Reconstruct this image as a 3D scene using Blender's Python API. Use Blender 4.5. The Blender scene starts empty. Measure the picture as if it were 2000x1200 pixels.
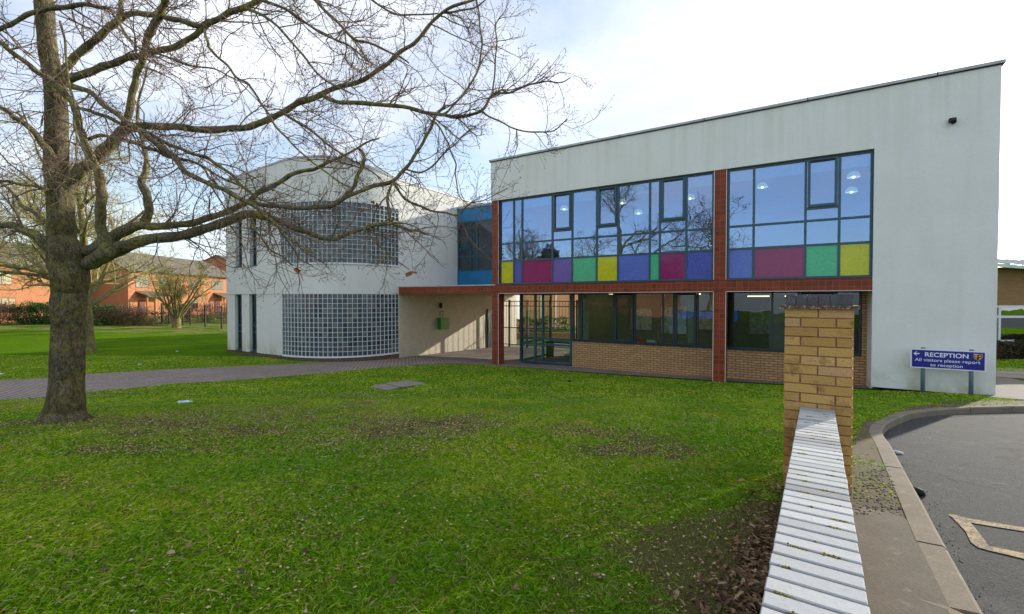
import bpy, math, random
import numpy as np
from mathutils import Vector, Matrix
random.seed(7); rng = np.random.default_rng(11)
S = bpy.context.scene; COL = S.collection
# ------------------------------------------------------------------ camera model and site frame
F = 889.; P = math.radians(1.0); EZ = 2.52
TH = math.atan(889 / 1430.)
D = (math.cos(TH), -math.sin(TH)); R = (math.sin(TH), math.cos(TH))   # along the facade / away from the viewer
O = (6.045, 13.27)
def ray(px, py):
    xc = (px - 1000) / F; yc = (600 - py) / F
    return (xc, math.cos(P) + yc * math.sin(P), -math.sin(P) + yc * math.cos(P))
def loc(px, py, v=0.):
    q = ray(px, py); t = (v + O[0]*R[0] + O[1]*R[1]) / (q[0]*R[0] + q[1]*R[1])
    return ((q[0]*t - O[0])*D[0] + (q[1]*t - O[1])*D[1], q[2]*t + EZ)
def locu(px, py, u):
    q = ray(px, py); t = (u + O[0]*D[0] + O[1]*D[1]) / (q[0]*D[0] + q[1]*D[1])
    return ((q[0]*t - O[0])*R[0] + (q[1]*t - O[1])*R[1], q[2]*t + EZ)
def l2w(u, v): return (O[0] + u*D[0] + v*R[0], O[1] + u*D[1] + v*R[1])
def at(px, py, Y):
    q = ray(px, py); t = Y / q[1]; return Vector((q[0]*t, Y, q[2]*t + EZ))
def sst(t):
    t = np.clip(t, 0, 1); return t*t*(3 - 2*t)
def G(X, Y):
    X = np.asarray(X, float); Y = np.asarray(Y, float)
    z = EZ - (1.35 + 1.17*sst(Y/16.))
    z = z - 0.03*np.clip(Y - 17, 0, 14)*sst((X + 14)/8.)*sst((22 - X)/8.)
    z = z + 0.35*sst((-X - 12)/26.)*sst((Y - 12)/20.)
    z = z - 1.15*sst((.8 - Y)/4.5)
    return z
def g1(X, Y): return float(G(X, Y))
def gnd(px, py, off=0.):
    q = ray(px, py); t = 0.5
    while t < 300 and EZ + q[2]*t > g1(q[0]*t, q[1]*t) + off: t *= 1.002
    return (q[0]*t, q[1]*t)
SUN_AZ = Vector((0.8077, 0.589, 0)).normalized(); SUN_EL = math.radians(17.0)
SUN = Vector((SUN_AZ.x*math.cos(SUN_EL), SUN_AZ.y*math.cos(SUN_EL), math.sin(SUN_EL)))
# ------------------------------------------------------------------ mesh helpers
class MB:
    def __init__(s): s.v = []; s.f = []; s.m = []
    def quad(s, a, b, c, d, m=0):
        n = len(s.v); s.v += [tuple(a), tuple(b), tuple(c), tuple(d)]; s.f.append((n, n+1, n+2, n+3)); s.m.append(m); return s
    def box(s, x0, x1, y0, y1, z0, z1, m=0):
        if x0 > x1: x0, x1 = x1, x0
        if y0 > y1: y0, y1 = y1, y0
        n = len(s.v)
        s.v += [(x0,y0,z0),(x1,y0,z0),(x1,y1,z0),(x0,y1,z0),(x0,y0,z1),(x1,y0,z1),(x1,y1,z1),(x0,y1,z1)]
        for q in ((0,3,2,1),(4,5,6,7),(0,1,5,4),(1,2,6,5),(2,3,7,6),(3,0,4,7)):
            s.f.append(tuple(n+i for i in q)); s.m.append(m)
        return s
    def obox(s, c, ax, ay, hx, hy, z0, z1, m=0, dz=0.):
        # box with horizontal axes ax, ay (2-vectors)
        n = len(s.v)
        for z in (z0, z1):
            for sx, sy in ((-1,-1),(1,-1),(1,1),(-1,1)):
                s.v.append((c[0]+ax[0]*hx*sx+ay[0]*hy*sy, c[1]+ax[1]*hx*sx+ay[1]*hy*sy, z+dz*sy))
        for q in ((0,3,2,1),(4,5,6,7),(0,1,5,4),(1,2,6,5),(2,3,7,6),(3,0,4,7)):
            s.f.append(tuple(n+i for i in q)); s.m.append(m)
        return s
    def prism(s, pts, z0, z1, m=0):
        n = len(s.v); k = len(pts)
        zz0 = z0 if isinstance(z0, (list, tuple)) else [z0]*k; zz1 = z1 if isinstance(z1, (list, tuple)) else [z1]*k
        s.v += [(p[0], p[1], zz0[i]) for i, p in enumerate(pts)] + [(p[0], p[1], zz1[i]) for i, p in enumerate(pts)]
        s.f.append(tuple(n+i for i in range(k))[::-1]); s.m.append(m)
        s.f.append(tuple(n+k+i for i in range(k))); s.m.append(m)
        for i in range(k):
            j = (i+1) % k; s.f.append((n+i, n+j, n+k+j, n+k+i)); s.m.append(m)
        return s
    def tube(s, pts, rad, n=8, m=0, cap=True):
        pts = [Vector(p) for p in pts]; k = len(pts)
        if not isinstance(rad, (list, tuple)): rad = [rad]*k
        b = len(s.v); up = Vector((0.13, 0.27, 0.95)).normalized()
        t0 = (pts[1]-pts[0]).normalized()
        if abs(t0.dot(up)) > .95: up = Vector((1, .1, 0)).normalized()
        side = t0.cross(up).normalized()
        for i in range(k):
            t = (pts[min(i+1, k-1)] - pts[max(i-1, 0)]).normalized()
            side = (side - t*side.dot(t)).normalized(); w = t.cross(side)
            for j in range(n):
                a = 2*math.pi*j/n; s.v.append(tuple(pts[i] + (side*math.cos(a) + w*math.sin(a))*rad[i]))
        for i in range(k-1):
            for j in range(n):
                s.f.append((b+i*n+j, b+i*n+(j+1) % n, b+(i+1)*n+(j+1) % n, b+(i+1)*n+j)); s.m.append(m)
        if cap:
            s.f.append(tuple(b+j for j in range(n))[::-1]); s.m.append(m)
            s.f.append(tuple(b+(k-1)*n+j for j in range(n))); s.m.append(m)
        return s
    def build(s, name, mats, parent=None, smooth=False):
        me = bpy.data.meshes.new(name); me.from_pydata(s.v, [], s.f)
        if not isinstance(mats, (list, tuple)): mats = [mats]
        for m in mats: me.materials.append(m)
        if len(mats) > 1: me.polygons.foreach_set('material_index', s.m)
        if smooth: me.polygons.foreach_set('use_smooth', [True]*len(s.f))
        me.update(); return link(name, me, parent)
def link(name, me, parent=None):
    o = bpy.data.objects.new(name, me); COL.objects.link(o)
    if parent is not None: o.parent = parent
    return o
def npmesh(name, V, Fc, mat, parent=None, smooth=False, attr=None):
    """V (n,3), Fc (m,k) uniform faces"""
    me = bpy.data.meshes.new(name); n, k = Fc.shape
    me.vertices.add(len(V)); me.vertices.foreach_set('co', np.ascontiguousarray(V, np.float32).ravel())
    me.loops.add(n*k); me.loops.foreach_set('vertex_index', np.ascontiguousarray(Fc, np.int32).ravel())
    me.polygons.add(n); me.polygons.foreach_set('loop_start', np.arange(0, n*k, k, dtype=np.int32))
    me.polygons.foreach_set('loop_total', np.full(n, k, np.int32))
    if smooth: me.polygons.foreach_set('use_smooth', np.ones(n, bool))
    if attr is not None:
        at_ = me.attributes.new('soil', 'FLOAT', 'POINT'); at_.data.foreach_set('value', np.ascontiguousarray(attr, np.float32))
    me.materials.append(mat); me.update(calc_edges=True); me.validate()
    return link(name, me, parent)
def empty(name, l=(0,0,0), rz=0., label=None, cat=None, group=None, kind=None):
    o = bpy.data.objects.new(name, None); COL.objects.link(o); o.location = l; o.rotation_euler = (0,0,rz)
    tag(o, label, cat, group, kind); return o
def tag(o, label=None, cat=None, group=None, kind=None):
    if label: o['label'] = label
    if cat: o['category'] = cat
    if group: o['group'] = group
    if kind: o['kind'] = kind
    return o
# ------------------------------------------------------------------ materials
class NM:
    def __init__(s, name, rough=.7, spec=.3):
        s.mat = bpy.data.materials.new(name); s.mat.use_nodes = True; s.t = s.mat.node_tree; s.n = s.t.nodes; s.l = s.t.links
        s.b = s.n['Principled BSDF']; s.out = s.n['Material Output']
        s.b.inputs['Roughness'].default_value = rough; s.b.inputs['Specular IOR Level'].default_value = spec
        s.tc = s.n.new('ShaderNodeTexCoord')
    def val(s, x, sock):
        if isinstance(x, (int, float)): sock.default_value = x
        elif isinstance(x, (tuple, list)):
            sock.default_value = tuple(x) + ((1.,) if len(x) == 3 and len(sock.default_value) == 4 else ())
        else: s.l.new(x, sock)
    def math(s, op, a, b=0., c=None, clamp=False):
        n = s.n.new('ShaderNodeMath'); n.operation = op; n.use_clamp = clamp; s.val(a, n.inputs[0]); s.val(b, n.inputs[1])
        if c is not None: s.val(c, n.inputs[2])
        return n.outputs[0]
    def mix(s, f, a, b, mode='MIX'):
        n = s.n.new('ShaderNodeMix'); n.data_type = 'RGBA'; n.blend_type = mode
        s.val(f, n.inputs[0]); s.val(a, n.inputs[6]); s.val(b, n.inputs[7]); return n.outputs[2]
    def noise(s, scale, detail=4., rough=.55, vec=None, stretch=None, dist=0.):
        v = vec if vec is not None else s.tc.outputs['Object']
        if stretch:
            m = s.n.new('ShaderNodeMapping'); m.inputs['Scale'].default_value = stretch; s.l.new(v, m.inputs[0]); v = m.outputs[0]
        n = s.n.new('ShaderNodeTexNoise'); n.inputs['Scale'].default_value = scale; n.inputs['Detail'].default_value = detail
        n.inputs['Roughness'].default_value = rough; n.inputs['Distortion'].default_value = dist
        s.l.new(v, n.inputs['Vector']); return n.outputs[0]
    def vor(s, scale, vec=None, out='Distance', feature='F1'):
        n = s.n.new('ShaderNodeTexVoronoi'); n.feature = feature; n.inputs['Scale'].default_value = scale
        s.l.new(vec if vec is not None else s.tc.outputs['Object'], n.inputs['Vector']); return n.outputs[out]
    def ramp(s, f, stops, interp='LINEAR'):
        n = s.n.new('ShaderNodeValToRGB'); n.color_ramp.interpolation = interp; e = n.color_ramp.elements
        while len(e) < len(stops): e.new(.5)
        for i, (p, c) in enumerate(stops):
            e[i].position = p; e[i].color = (c, c, c, 1) if isinstance(c, (int, float)) else tuple(c) + (1,)
        s.val(f, n.inputs[0]); return n.outputs[0]
    def sep(s, v=None):
        n = s.n.new('ShaderNodeSeparateXYZ'); s.l.new(v if v is not None else s.tc.outputs['Object'], n.inputs[0]); return n.outputs
    def comb(s, a, b, c=0.):
        n = s.n.new('ShaderNodeCombineXYZ'); s.val(a, n.inputs[0]); s.val(b, n.inputs[1]); s.val(c, n.inputs[2]); return n.outputs[0]
    def attr(s, nm):
        n = s.n.new('ShaderNodeAttribute'); n.attribute_name = nm; return n.outputs['Fac']
    def isl(s): return s.n.new('ShaderNodeNewGeometry').outputs['Random Per Island']
    def boxuv(s):
        p = s.sep(); nn = s.sep(s.tc.outputs['Normal'])
        side = s.math('GREATER_THAN', s.math('ABSOLUTE', nn[0]), s.math('ABSOLUTE', nn[1]))
        flat = s.math('GREATER_THAN', s.math('ABSOLUTE', nn[2]), .8)
        a = s.math('ADD', s.math('MULTIPLY', p[0], s.math('SUBTRACT', 1., side)), s.math('MULTIPLY', p[1], side))
        a = s.math('ADD', s.math('MULTIPLY', a, s.math('SUBTRACT', 1., flat)), s.math('MULTIPLY', p[0], flat))
        b = s.math('ADD', s.math('MULTIPLY', p[2], s.math('SUBTRACT', 1., flat)), s.math('MULTIPLY', p[1], flat))
        return s.comb(a, b)
    def brick(s, vec, c1, c2, mort, bw, bh, ms, off=.5, bias=0., smooth=.1):
        n = s.n.new('ShaderNodeTexBrick'); n.offset = off; s.l.new(vec, n.inputs['Vector'])
        s.val(c1, n.inputs['Color1']); s.val(c2, n.inputs['Color2']); s.val(mort, n.inputs['Mortar'])
        n.inputs['Scale'].default_value = 1.; n.inputs['Mortar Size'].default_value = ms; n.inputs['Mortar Smooth'].default_value = smooth
        n.inputs['Bias'].default_value = bias; n.inputs['Brick Width'].default_value = bw; n.inputs['Row Height'].default_value = bh
        return n.outputs['Color'], n.outputs['Fac']
    def col(s, c): s.val(c, s.b.inputs['Base Color']); return s
    def rough(s, c): s.val(c, s.b.inputs['Roughness']); return s
    def bump(s, h, strength=.3, dist=.01):
        n = s.n.new('ShaderNodeBump'); n.inputs['Strength'].default_value = strength; n.inputs['Distance'].default_value = dist
        s.val(h, n.inputs['Height']); s.l.new(n.outputs[0], s.b.inputs['Normal']); return s
def plain(name, c, rough=.6, spec=.3, metal=0., var=.12, scale=6.):
    m = NM(name, rough, spec); n = m.noise(scale, 5)
    m.col(m.mix(m.ramp(n, [(.3, 0.), (.7, 1.)]), tuple(x*(1-var) for x in c), tuple(min(1, x*(1+var)) for x in c)))
    m.b.inputs['Metallic'].default_value = metal; m.bump(m.noise(scale*12, 3), .06, .003); return m.mat
def m_render(name, c, streak=.5, base=0.3):
    m = NM(name, .9, .15); p = m.sep()
    big = m.noise(.9, 4); st = m.noise(1., 5, .6, stretch=(2.6, 2.6, .22)); fine = m.noise(22, 4, .6)
    a = m.mix(m.ramp(big, [(.3, 0.), (.7, 1.)]), tuple(x*.93 for x in c), c)
    a = m.mix(m.math('MULTIPLY', m.ramp(st, [(.5, 0.), (.72, 1.)]), streak*.6), a, (c[0]*.72, c[1]*.72, c[2]*.58))
    a = m.mix(m.math('MULTIPLY', m.ramp(fine, [(.35, 1.), (.6, 0.)]), .10), a, (c[0]*.7, c[1]*.7, c[2]*.68))
    topm = m.math('MULTIPLY', m.math('DIVIDE', m.math('SUBTRACT', p[2], 5.6), 2.1, clamp=True), m.ramp(m.noise(1., 6, .65, stretch=(5.5, 5.5, .16)), [(.46, 0.), (.66, 1.)]))
    a = m.mix(m.math('MULTIPLY', topm, .55*streak*1.6, clamp=True), a, (c[0]*.68, c[1]*.65, c[2]*.54))
    a = m.mix(m.math('MULTIPLY', m.ramp(m.noise(3.2, 6, .7), [(.56, 0.), (.7, 1.)]), .22), a, (c[0]*.82, c[1]*.80, c[2]*.72))
    # green algae and splash dirt low on the wall
    low = m.math('SUBTRACT', 1., m.math('DIVIDE', m.math('SUBTRACT', p[2], base), .95), clamp=True)
    ln = m.math('MULTIPLY', m.math('MULTIPLY', low, low), m.ramp(m.noise(1.9, 5, .65), [(.38, 0.), (.62, 1.)]))
    a = m.mix(m.math('MULTIPLY', ln, .8), a, (c[0]*.52, c[1]*.5, c[2]*.27))
    m.col(a); m.bump(m.math('ADD', fine, m.noise(90, 3)), .4, .008); return m.mat
def m_brick(name, c1, c2, mort, bw=.225, bh=.075, ms=.012, stain=.25, bias=0.):
    m = NM(name, .85, .2); v = m.boxuv(); cc, f = m.brick(v, c1, c2, mort, bw, bh, ms, bias=bias)
    n = m.noise(5, 5, .6); n2 = m.noise(60, 4, .6)
    cc = m.mix(m.math('MULTIPLY', m.ramp(n, [(.4, 0.), (.7, 1.)]), stain), cc, tuple(x*.5 for x in c1))
    cc = m.mix(m.math('MULTIPLY', m.ramp(n2, [(.35, 1.), (.6, 0.)]), .3), cc, tuple(x*.45 for x in c2))
    m.col(cc); m.bump(m.math('SUBTRACT', m.math('MULTIPLY', n2, .3), f), .5, .006); return m.mat
def m_tile(name, c1, c2, grout, w=.15, ms=.008, rough=.3, off=0., spec=.5):
    m = NM(name, rough, spec); v = m.boxuv(); cc, f = m.brick(v, c1, c2, grout, w, w, ms, off=off)
    n = m.noise(3, 4); cc = m.mix(m.math('MULTIPLY', m.ramp(n, [(.4, 0.), (.7, 1.)]), .35), cc, tuple(x*.55 for x in c1))
    m.col(cc); m.rough(m.math('ADD', m.math('MULTIPLY', f, .4), rough)); m.bump(m.math('SUBTRACT', m.math('MULTIPLY', m.noise(9, 2), .25), f), .35, .004); return m.mat
def m_glass(name, tint=(.8, .9, .92), refl=.35, wav=.012, rough=.0, rt=(.86, .93, 1.)):
    m = NM(name); n = m.n
    g = n.new('ShaderNodeBsdfGlossy'); g.inputs['Roughness'].default_value = rough; g.inputs['Color'].default_value = tuple(rt) + (1,)
    t = n.new('ShaderNodeBsdfTransparent'); t.inputs['Color'].default_value = tuple(tint) + (1,)
    lw = n.new('ShaderNodeLayerWeight'); lw.inputs['Blend'].default_value = .35
    f = m.math('ADD', m.math('MULTIPLY', lw.outputs['Fresnel'], .9), refl, clamp=True)
    bp = n.new('ShaderNodeBump'); bp.inputs['Strength'].default_value = wav; bp.inputs['Distance'].default_value = .3
    m.l.new(m.noise(1.1, 2), bp.inputs['Height']); m.l.new(bp.outputs[0], g.inputs['Normal'])
    mx = n.new('ShaderNodeMixShader'); m.l.new(f, mx.inputs[0]); m.l.new(t.outputs[0], mx.inputs[1]); m.l.new(g.outputs[0], mx.inputs[2])
    m.l.new(mx.outputs[0], m.out.inputs[0]); n.remove(m.b); return m.mat
def m_panel(name, c):
    m = NM(name, .15, .3); n = m.noise(7, 8, .75, dist=3.); n2 = m.noise(2.2, 3)
    a = m.mix(m.ramp(n, [(.35, 0.), (.65, 1.)]), tuple(x*.8 for x in c), tuple(min(1, x*1.15+.01) for x in c))
    a = m.mix(m.math('MULTIPLY', m.ramp(m.noise(40, 6, .8, dist=5.), [(.56, 0.), (.66, 1.)]), .22), a, tuple(min(1, x*.7+.22) for x in c))
    a = m.mix(m.math('MULTIPLY', m.ramp(n2, [(.4, 0.), (.7, 1.)]), .2), a, tuple(x*.6 for x in c))
    m.col(a); m.b.inputs['Coat Weight'].default_value = .22; m.b.inputs['Coat Roughness'].default_value = .02; return m.mat
def m_bark(name, c1, c2, lichen=(.30, .31, .05), lam=.5, sc=1., grey=.5):
    m = NM(name, .95, .1)
    v = m.noise(16*sc, 6, .7, stretch=(1., 1., .22)); v2 = m.noise(5*sc, 5, .6); v3 = m.noise(38*sc, 5, .7, stretch=(1, 1, .35))
    a = m.mix(m.ramp(v, [(.36, 0.), (.6, 1.)]), c1, c2)
    a = m.mix(m.math('MULTIPLY', m.ramp(v3, [(.4, 1.), (.56, 0.)]), .7), a, tuple(x*.35 for x in c1))
    v4 = m.noise(26*sc, 5, .75); a = m.mix(m.math('MULTIPLY', m.math('MULTIPLY', m.ramp(v4, [(.5, 0.), (.6, 1.)]), m.ramp(v2, [(.4, 0.), (.62, 1.)])), grey*1.6, clamp=True), a, (.24, .25, .20))
    l = m.noise(9*sc, 6, .7); l2 = m.noise(1.1*sc, 3)
    a = m.mix(m.math('MULTIPLY', m.math('MULTIPLY', m.ramp(l, [(.48, 0.), (.58, 1.)]), m.ramp(l2, [(.40, 0.), (.54, 1.)])), lam), a, lichen)
    m.col(a); m.bump(m.math('ADD', v, m.math('MULTIPLY', v3, .7)), .9, .03); return m.mat
def m_leaf(name, stops, rough=.6, trans=.15):
    m = NM(name, rough, .25); a = m.ramp(m.isl(), stops); m.col(a)
    if trans:
        m.b.inputs['Transmission Weight'].default_value = 0.
        t = m.n.new('ShaderNodeBsdfTranslucent'); m.l.new(a, t.inputs[0]); x = m.n.new('ShaderNodeMixShader'); x.inputs[0].default_value = trans
        m.l.new(m.b.outputs[0], x.inputs[1]); m.l.new(t.outputs[0], x.inputs[2]); m.l.new(x.outputs[0], m.out.inputs[0])
    return m.mat
def m_emit(name, c, s):
    m = NM(name); m.b.inputs['Emission Color'].default_value = tuple(c) + (1,); m.b.inputs['Emission Strength'].default_value = s; m.col(c); return m.mat
WALLC = (.60, .61, .575)
M = {}
M['render'] = m_render('white_render', (.80, .80, .765), .36, .3)
M['render_wing'] = m_render('wing_render', (.75, .75, .72), .3, .15)
M['redtile'] = m_tile('red_tile', (.27, .052, .018), (.17, .035, .014), (.29, .10, .065), rough=.42, spec=.22)
M['creamtile'] = m_tile('cream_tile', (.55, .50, .39), (.50, .455, .35), (.40, .37, .30), w=.1, ms=.004, rough=.5)
M['ybrick'] = m_brick('buff_brick', (.62, .37, .17), (.46, .26, .125), (.20, .125, .07), stain=.25)
M['obrick'] = m_brick('orange_brick', (.56, .205, .085), (.46, .16, .065), (.40, .25, .155), stain=.1)
M['dbrick'] = m_brick('plinth_brick', (.19, .13, .08), (.12, .085, .05), (.09, .075, .05))
M['rbrick'] = m_brick('school_brick', (.38, .20, .075), (.31, .15, .06), (.30, .22, .14), stain=.1)
M['frame'] = plain('teal_frame', (.018, .072, .105), .35, .5, var=.1)
M['framed'] = plain('dark_frame', (.012, .03, .045), .35, .5, var=.1)
M['white'] = plain('white_paint', (.72, .74, .76), .5, .4, var=.06)
M['metal'] = plain('grey_metal', (.42, .43, .44), .45, .5, var=.15)
M['glass'] = m_glass('window_glass', (.36, .72, 1.), .33, rt=(.46, .63, .98))
M['glassd'] = m_glass('lower_glass', (.85, .90, .90), .06, rt=(.62, .74, .95))
M['glassl'] = m_glass('lobby_glass', (.70, .82, .80), .06)
M['blue'] = plain('blue_panel', (.012, .16, .36), .45, .4, var=.12, scale=2)
M['soffit'] = plain('soffit_board', (.42, .39, .31), .8)
M['dark'] = plain('dark_metal', (.012, .012, .013), .5, .4)
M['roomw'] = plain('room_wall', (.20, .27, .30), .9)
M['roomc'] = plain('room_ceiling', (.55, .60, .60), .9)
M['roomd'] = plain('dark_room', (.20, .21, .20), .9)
M['blind'] = plain('blind_fabric', (.75, .82, .82), .8)
M['lamp'] = m_emit('lamp_glow', (1., .86, .6), 3.)
M['lampo'] = m_emit('lamp_glow_orange', (1., .6, .25), 2.)
M['lampg'] = m_emit('lamp_dish', (.75, .70, .55), .22)
for k, c in dict(yellow=(.52, .54, .003), violet=(.055, .085, .42), magenta=(.24, .008, .12), purple=(.13, .10, .40), green=(.045, .46, .24), blue_c=(.08, .15, .55)).items():
    M['p_'+k] = m_panel(k+'_glass', c)
# paving and ground materials
def m_pavers():
    m = NM('block_paving', .85, .2); p = m.sep(); v = m.comb(m.math('ADD', m.math('MULTIPLY', p[0], D[0]), m.math('MULTIPLY', p[1], D[1])), m.math('ADD', m.math('MULTIPLY', p[0], R[0]), m.math('MULTIPLY', p[1], R[1])))
    c, f = m.brick(v, (.40, .32, .28), (.31, .25, .225), (.06, .05, .04), .2, .1, .016)
    n = m.noise(.8, 5); c = m.mix(m.math('MULTIPLY', m.ramp(n, [(.35, 0.), (.7, 1.)]), .4), c, (.10, .09, .08))
    c = m.mix(m.math('MULTIPLY', m.ramp(m.noise(30, 4), [(.5, 0.), (.7, 1.)]), .25), c, (.24, .20, .18))
    m.col(c); m.bump(m.math('SUBTRACT', 1., f), .4, .006); return m.mat
M['paver'] = m_pavers()
def m_ground():
    m = NM('lawn_soil', 1., 0.)
    n1 = m.noise(.35, 5, .6); n2 = m.noise(2.2, 6, .65); n3 = m.noise(24, 6, .75); n4 = m.noise(110, 4, .7)
    a = m.mix(m.ramp(n1, [(.35, 0.), (.65, 1.)]), (.075, .19, .006), (.15, .27, .009))
    a = m.mix(m.math('MULTIPLY', m.ramp(n2, [(.50, 0.), (.68, 1.)]), .6), a, (.13, .115, .035))
    a = m.mix(m.math('MULTIPLY', m.ramp(n3, [(.42, 1.), (.58, 0.)]), .6), a, (.022, .05, .007))
    a = m.mix(m.math('MULTIPLY', m.ramp(n4, [(.55, 0.), (.7, 1.)]), .45), a, (.13, .19, .035))
    # fallen leaf belt beside the hedge, worn brown ground in places
    p = m.sep(); far = m.math('MULTIPLY', m.ramp(m.math('DIVIDE', p[1], 60.), [(.5, 0.), (.56, 1.)]), m.ramp(m.noise(.7, 5, .7), [(.42, 0.), (.6, 1.)]))
    a = m.mix(m.math('MULTIPLY', far, .75), a, (.26, .20, .10))
    so_ = m.attr('soil'); so_ = m.math('MULTIPLY', m.ramp(m.math('ADD', so_, m.math('MULTIPLY', m.math('SUBTRACT', n3, .5), .9)), [(.25, 0.), (.7, 1.)]), .8)
    a = m.mix(so_, a, m.mix(m.ramp(n4, [(.4, 0.), (.65, 1.)]), (.075, .055, .032), (.21, .165, .095)))
    m.col(a); m.bump(m.math('ADD', n3, n4), .8, .03); return m.mat
M['ground'] = m_ground()
def m_asphalt():
    m = NM('asphalt', .9, .25); n = m.noise(170, 3, .8); n2 = m.noise(1.3, 5, .65)
    nn_ = m.math('MULTIPLY_ADD', m.noise(48, 4, .75), .6, m.math('MULTIPLY', n, .4)); a = m.mix(m.ramp(nn_, [(.40, 0.), (.60, 1.)]), (.015, .017, .020), (.076, .077, .080))
    a = m.mix(m.math('MULTIPLY', m.ramp(n2, [(.4, 0.), (.65, 1.)]), .55), a, (.055, .055, .056))
    a = m.mix(m.math('MULTIPLY', m.ramp(m.vor(26, out='Distance'), [(.0, 1.), (.11, 0.)]), .35), a, (.24, .23, .22))
    cr = m.vor(.55, vec=m.comb(m.math('ADD', m.sep()[0], m.math('MULTIPLY', m.noise(2.5, 4), .9)), m.math('ADD', m.sep()[1], m.math('MULTIPLY', m.noise(3.1, 4), .9))), feature='DISTANCE_TO_EDGE')
    a = m.mix(m.math('MULTIPLY', m.ramp(cr, [(.0, 1.), (.014, 0.)]), .6), a, (.018, .018, .018))
    a = m.mix(m.math('MULTIPLY', m.ramp(m.noise(3.4, 5, .7), [(.56, 0.), (.68, 1.)]), .35), a, (.13, .12, .10))
    m.col(a); m.bump(nn_, .9, .012); return m.mat
M['asphalt'] = m_asphalt()
def m_conc(name, c, sc=1.):
    m = NM(name, .9, .2); n = m.noise(3*sc, 5, .6); n2 = m.noise(60*sc, 5, .7)
    a = m.mix(m.ramp(n, [(.35, 0.), (.7, 1.)]), tuple(x*.7 for x in c), c)
    a = m.mix(m.math('MULTIPLY', m.ramp(n2, [(.35, 1.), (.55, 0.)]), .5), a, tuple(x*.5 for x in c))
    a = m.mix(m.math('MULTIPLY', m.ramp(m.noise(9*sc, 3), [(.62, 0.), (.68, 1.)]), .3), a, (.34, .31, .25))
    m.col(a); m.bump(n2, .5, .006); return m.mat
M['kerb'] = m_conc('kerb_concrete', (.25, .215, .165)); M['slab'] = m_conc('old_concrete', (.16, .14, .11)); M['cover'] = m_conc('cover_concrete', (.30, .27, .235))
M['dirt'] = m_conc('dirt', (.12, .095, .055), .7)
M['coping'] = m_conc('coping_brick', (.60, .60, .575), .8)
M['bark'] = m_bark('big_bark', (.075, .056, .030), (.20, .155, .09), lam=.3, grey=.5, sc=1.5)
M['barkd'] = m_bark('limb_bark', (.115, .092, .055), (.26, .215, .14), (.37, .34, .055), .8, 1.6, grey=.75)
M['twig'] = plain('twig_bark', (.21, .15, .115), .9, .1, var=.4, scale=2.)
M['bark2'] = m_bark('far_bark', (.16, .12, .065), (.26, .20, .11), (.34, .34, .06), .8)
M['twig2'] = plain('far_twig', (.36, .32, .13), .9, .1, var=.3, scale=1.)
M['twig3'] = plain('brown_twig', (.16, .105, .07), .9, .1, var=.3, scale=1.)
# ------------------------------------------------------------------ ground, paths and road
kerb_in = [(1895, 1290), (1851.5, 1200), (1780, 1039), (1752, 969), (1725.5, 906), (1708, 864), (1697.5, 845), (1704.5, 829), (1729, 817), (1767.5, 804.5), (1837.5, 797.5), (1904, 795), (2000, 793), (2120, 791)]
kin = [gnd(*p) for p in kerb_in]
def smooth_poly(pts, n=6):
    out = []; q = [pts[0]] + list(pts) + [pts[-1]]
    for i in range(1, len(q)-2):
        for j in range(n):
            t = j/n; out.append(tuple(.5*((2*q[i][k]) + (-q[i-1][k]+q[i+1][k])*t + (2*q[i-1][k]-5*q[i][k]+4*q[i+1][k]-q[i+2][k])*t*t + (-q[i-1][k]+3*q[i][k]-3*q[i+1][k]+q[i+2][k])*t**3) for k in range(2)))
    out.append(tuple(pts[-1])); return out
d0 = Vector(kin[0]) - Vector(kin[1]); d0.normalize()
kin = [tuple(Vector(kin[0]) + d0*5.)] + kin
kin_s = smooth_poly(kin, 6)
def offset(poly, dist):
    out = []
    for i, p in enumerate(poly):
        a = Vector(poly[max(i-1, 0)]); b = Vector(poly[min(i+1, len(poly)-1)]); t = (b-a).normalized()
        out.append((p[0] + t.y*dist, p[1] - t.x*dist))
    return out
KW = .135
kout_s = offset(kin_s, KW); kmid_s = offset(kin_s, KW*.5)
road_poly = kmid_s + [(60, kmid_s[-1][1]), (60, -20), (kmid_s[0][0], -20)]
def inside(poly, X, Y):
    X = np.asarray(X); Y = np.asarray(Y); r = np.zeros(X.shape, bool); n = len(poly)
    for i in range(n):
        x1, y1 = poly[i]; x2, y2 = poly[(i+1) % n]
        if y1 == y2: continue
        c = ((y1 > Y) != (y2 > Y)) & (X < (x2-x1)*(Y-y1)/(y2-y1) + x1); r ^= c
    return r
gx = 598/889.; gl = math.hypot(gx, 1); gd = (gx/gl, 1/gl); gp = (gd[1], -gd[0])
def gw(X, Y): return (X - gx*Y)*gp[0] + 0*Y      # signed distance across the garden wall
def vnoise(x, y, sc, seed):
    r2 = np.random.default_rng(seed); T = r2.random((64, 64)); x = x/sc; y = y/sc; xi = np.floor(x).astype(int); yi = np.floor(y).astype(int); fx = x - xi; fy = y - yi; fx = fx*fx*(3-2*fx); fy = fy*fy*(3-2*fy)
    g = lambda a, b: T[a % 64, b % 64]; return (g(xi, yi)*(1-fx) + g(xi+1, yi)*fx)*(1-fy) + (g(xi, yi+1)*(1-fx) + g(xi+1, yi+1)*fx)*fy
def fb(x, y, sc, seed): return .5*vnoise(x, y, sc, seed) + .3*vnoise(x, y, sc*.45, seed+1) + .2*vnoise(x, y, sc*.2, seed+2)
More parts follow.
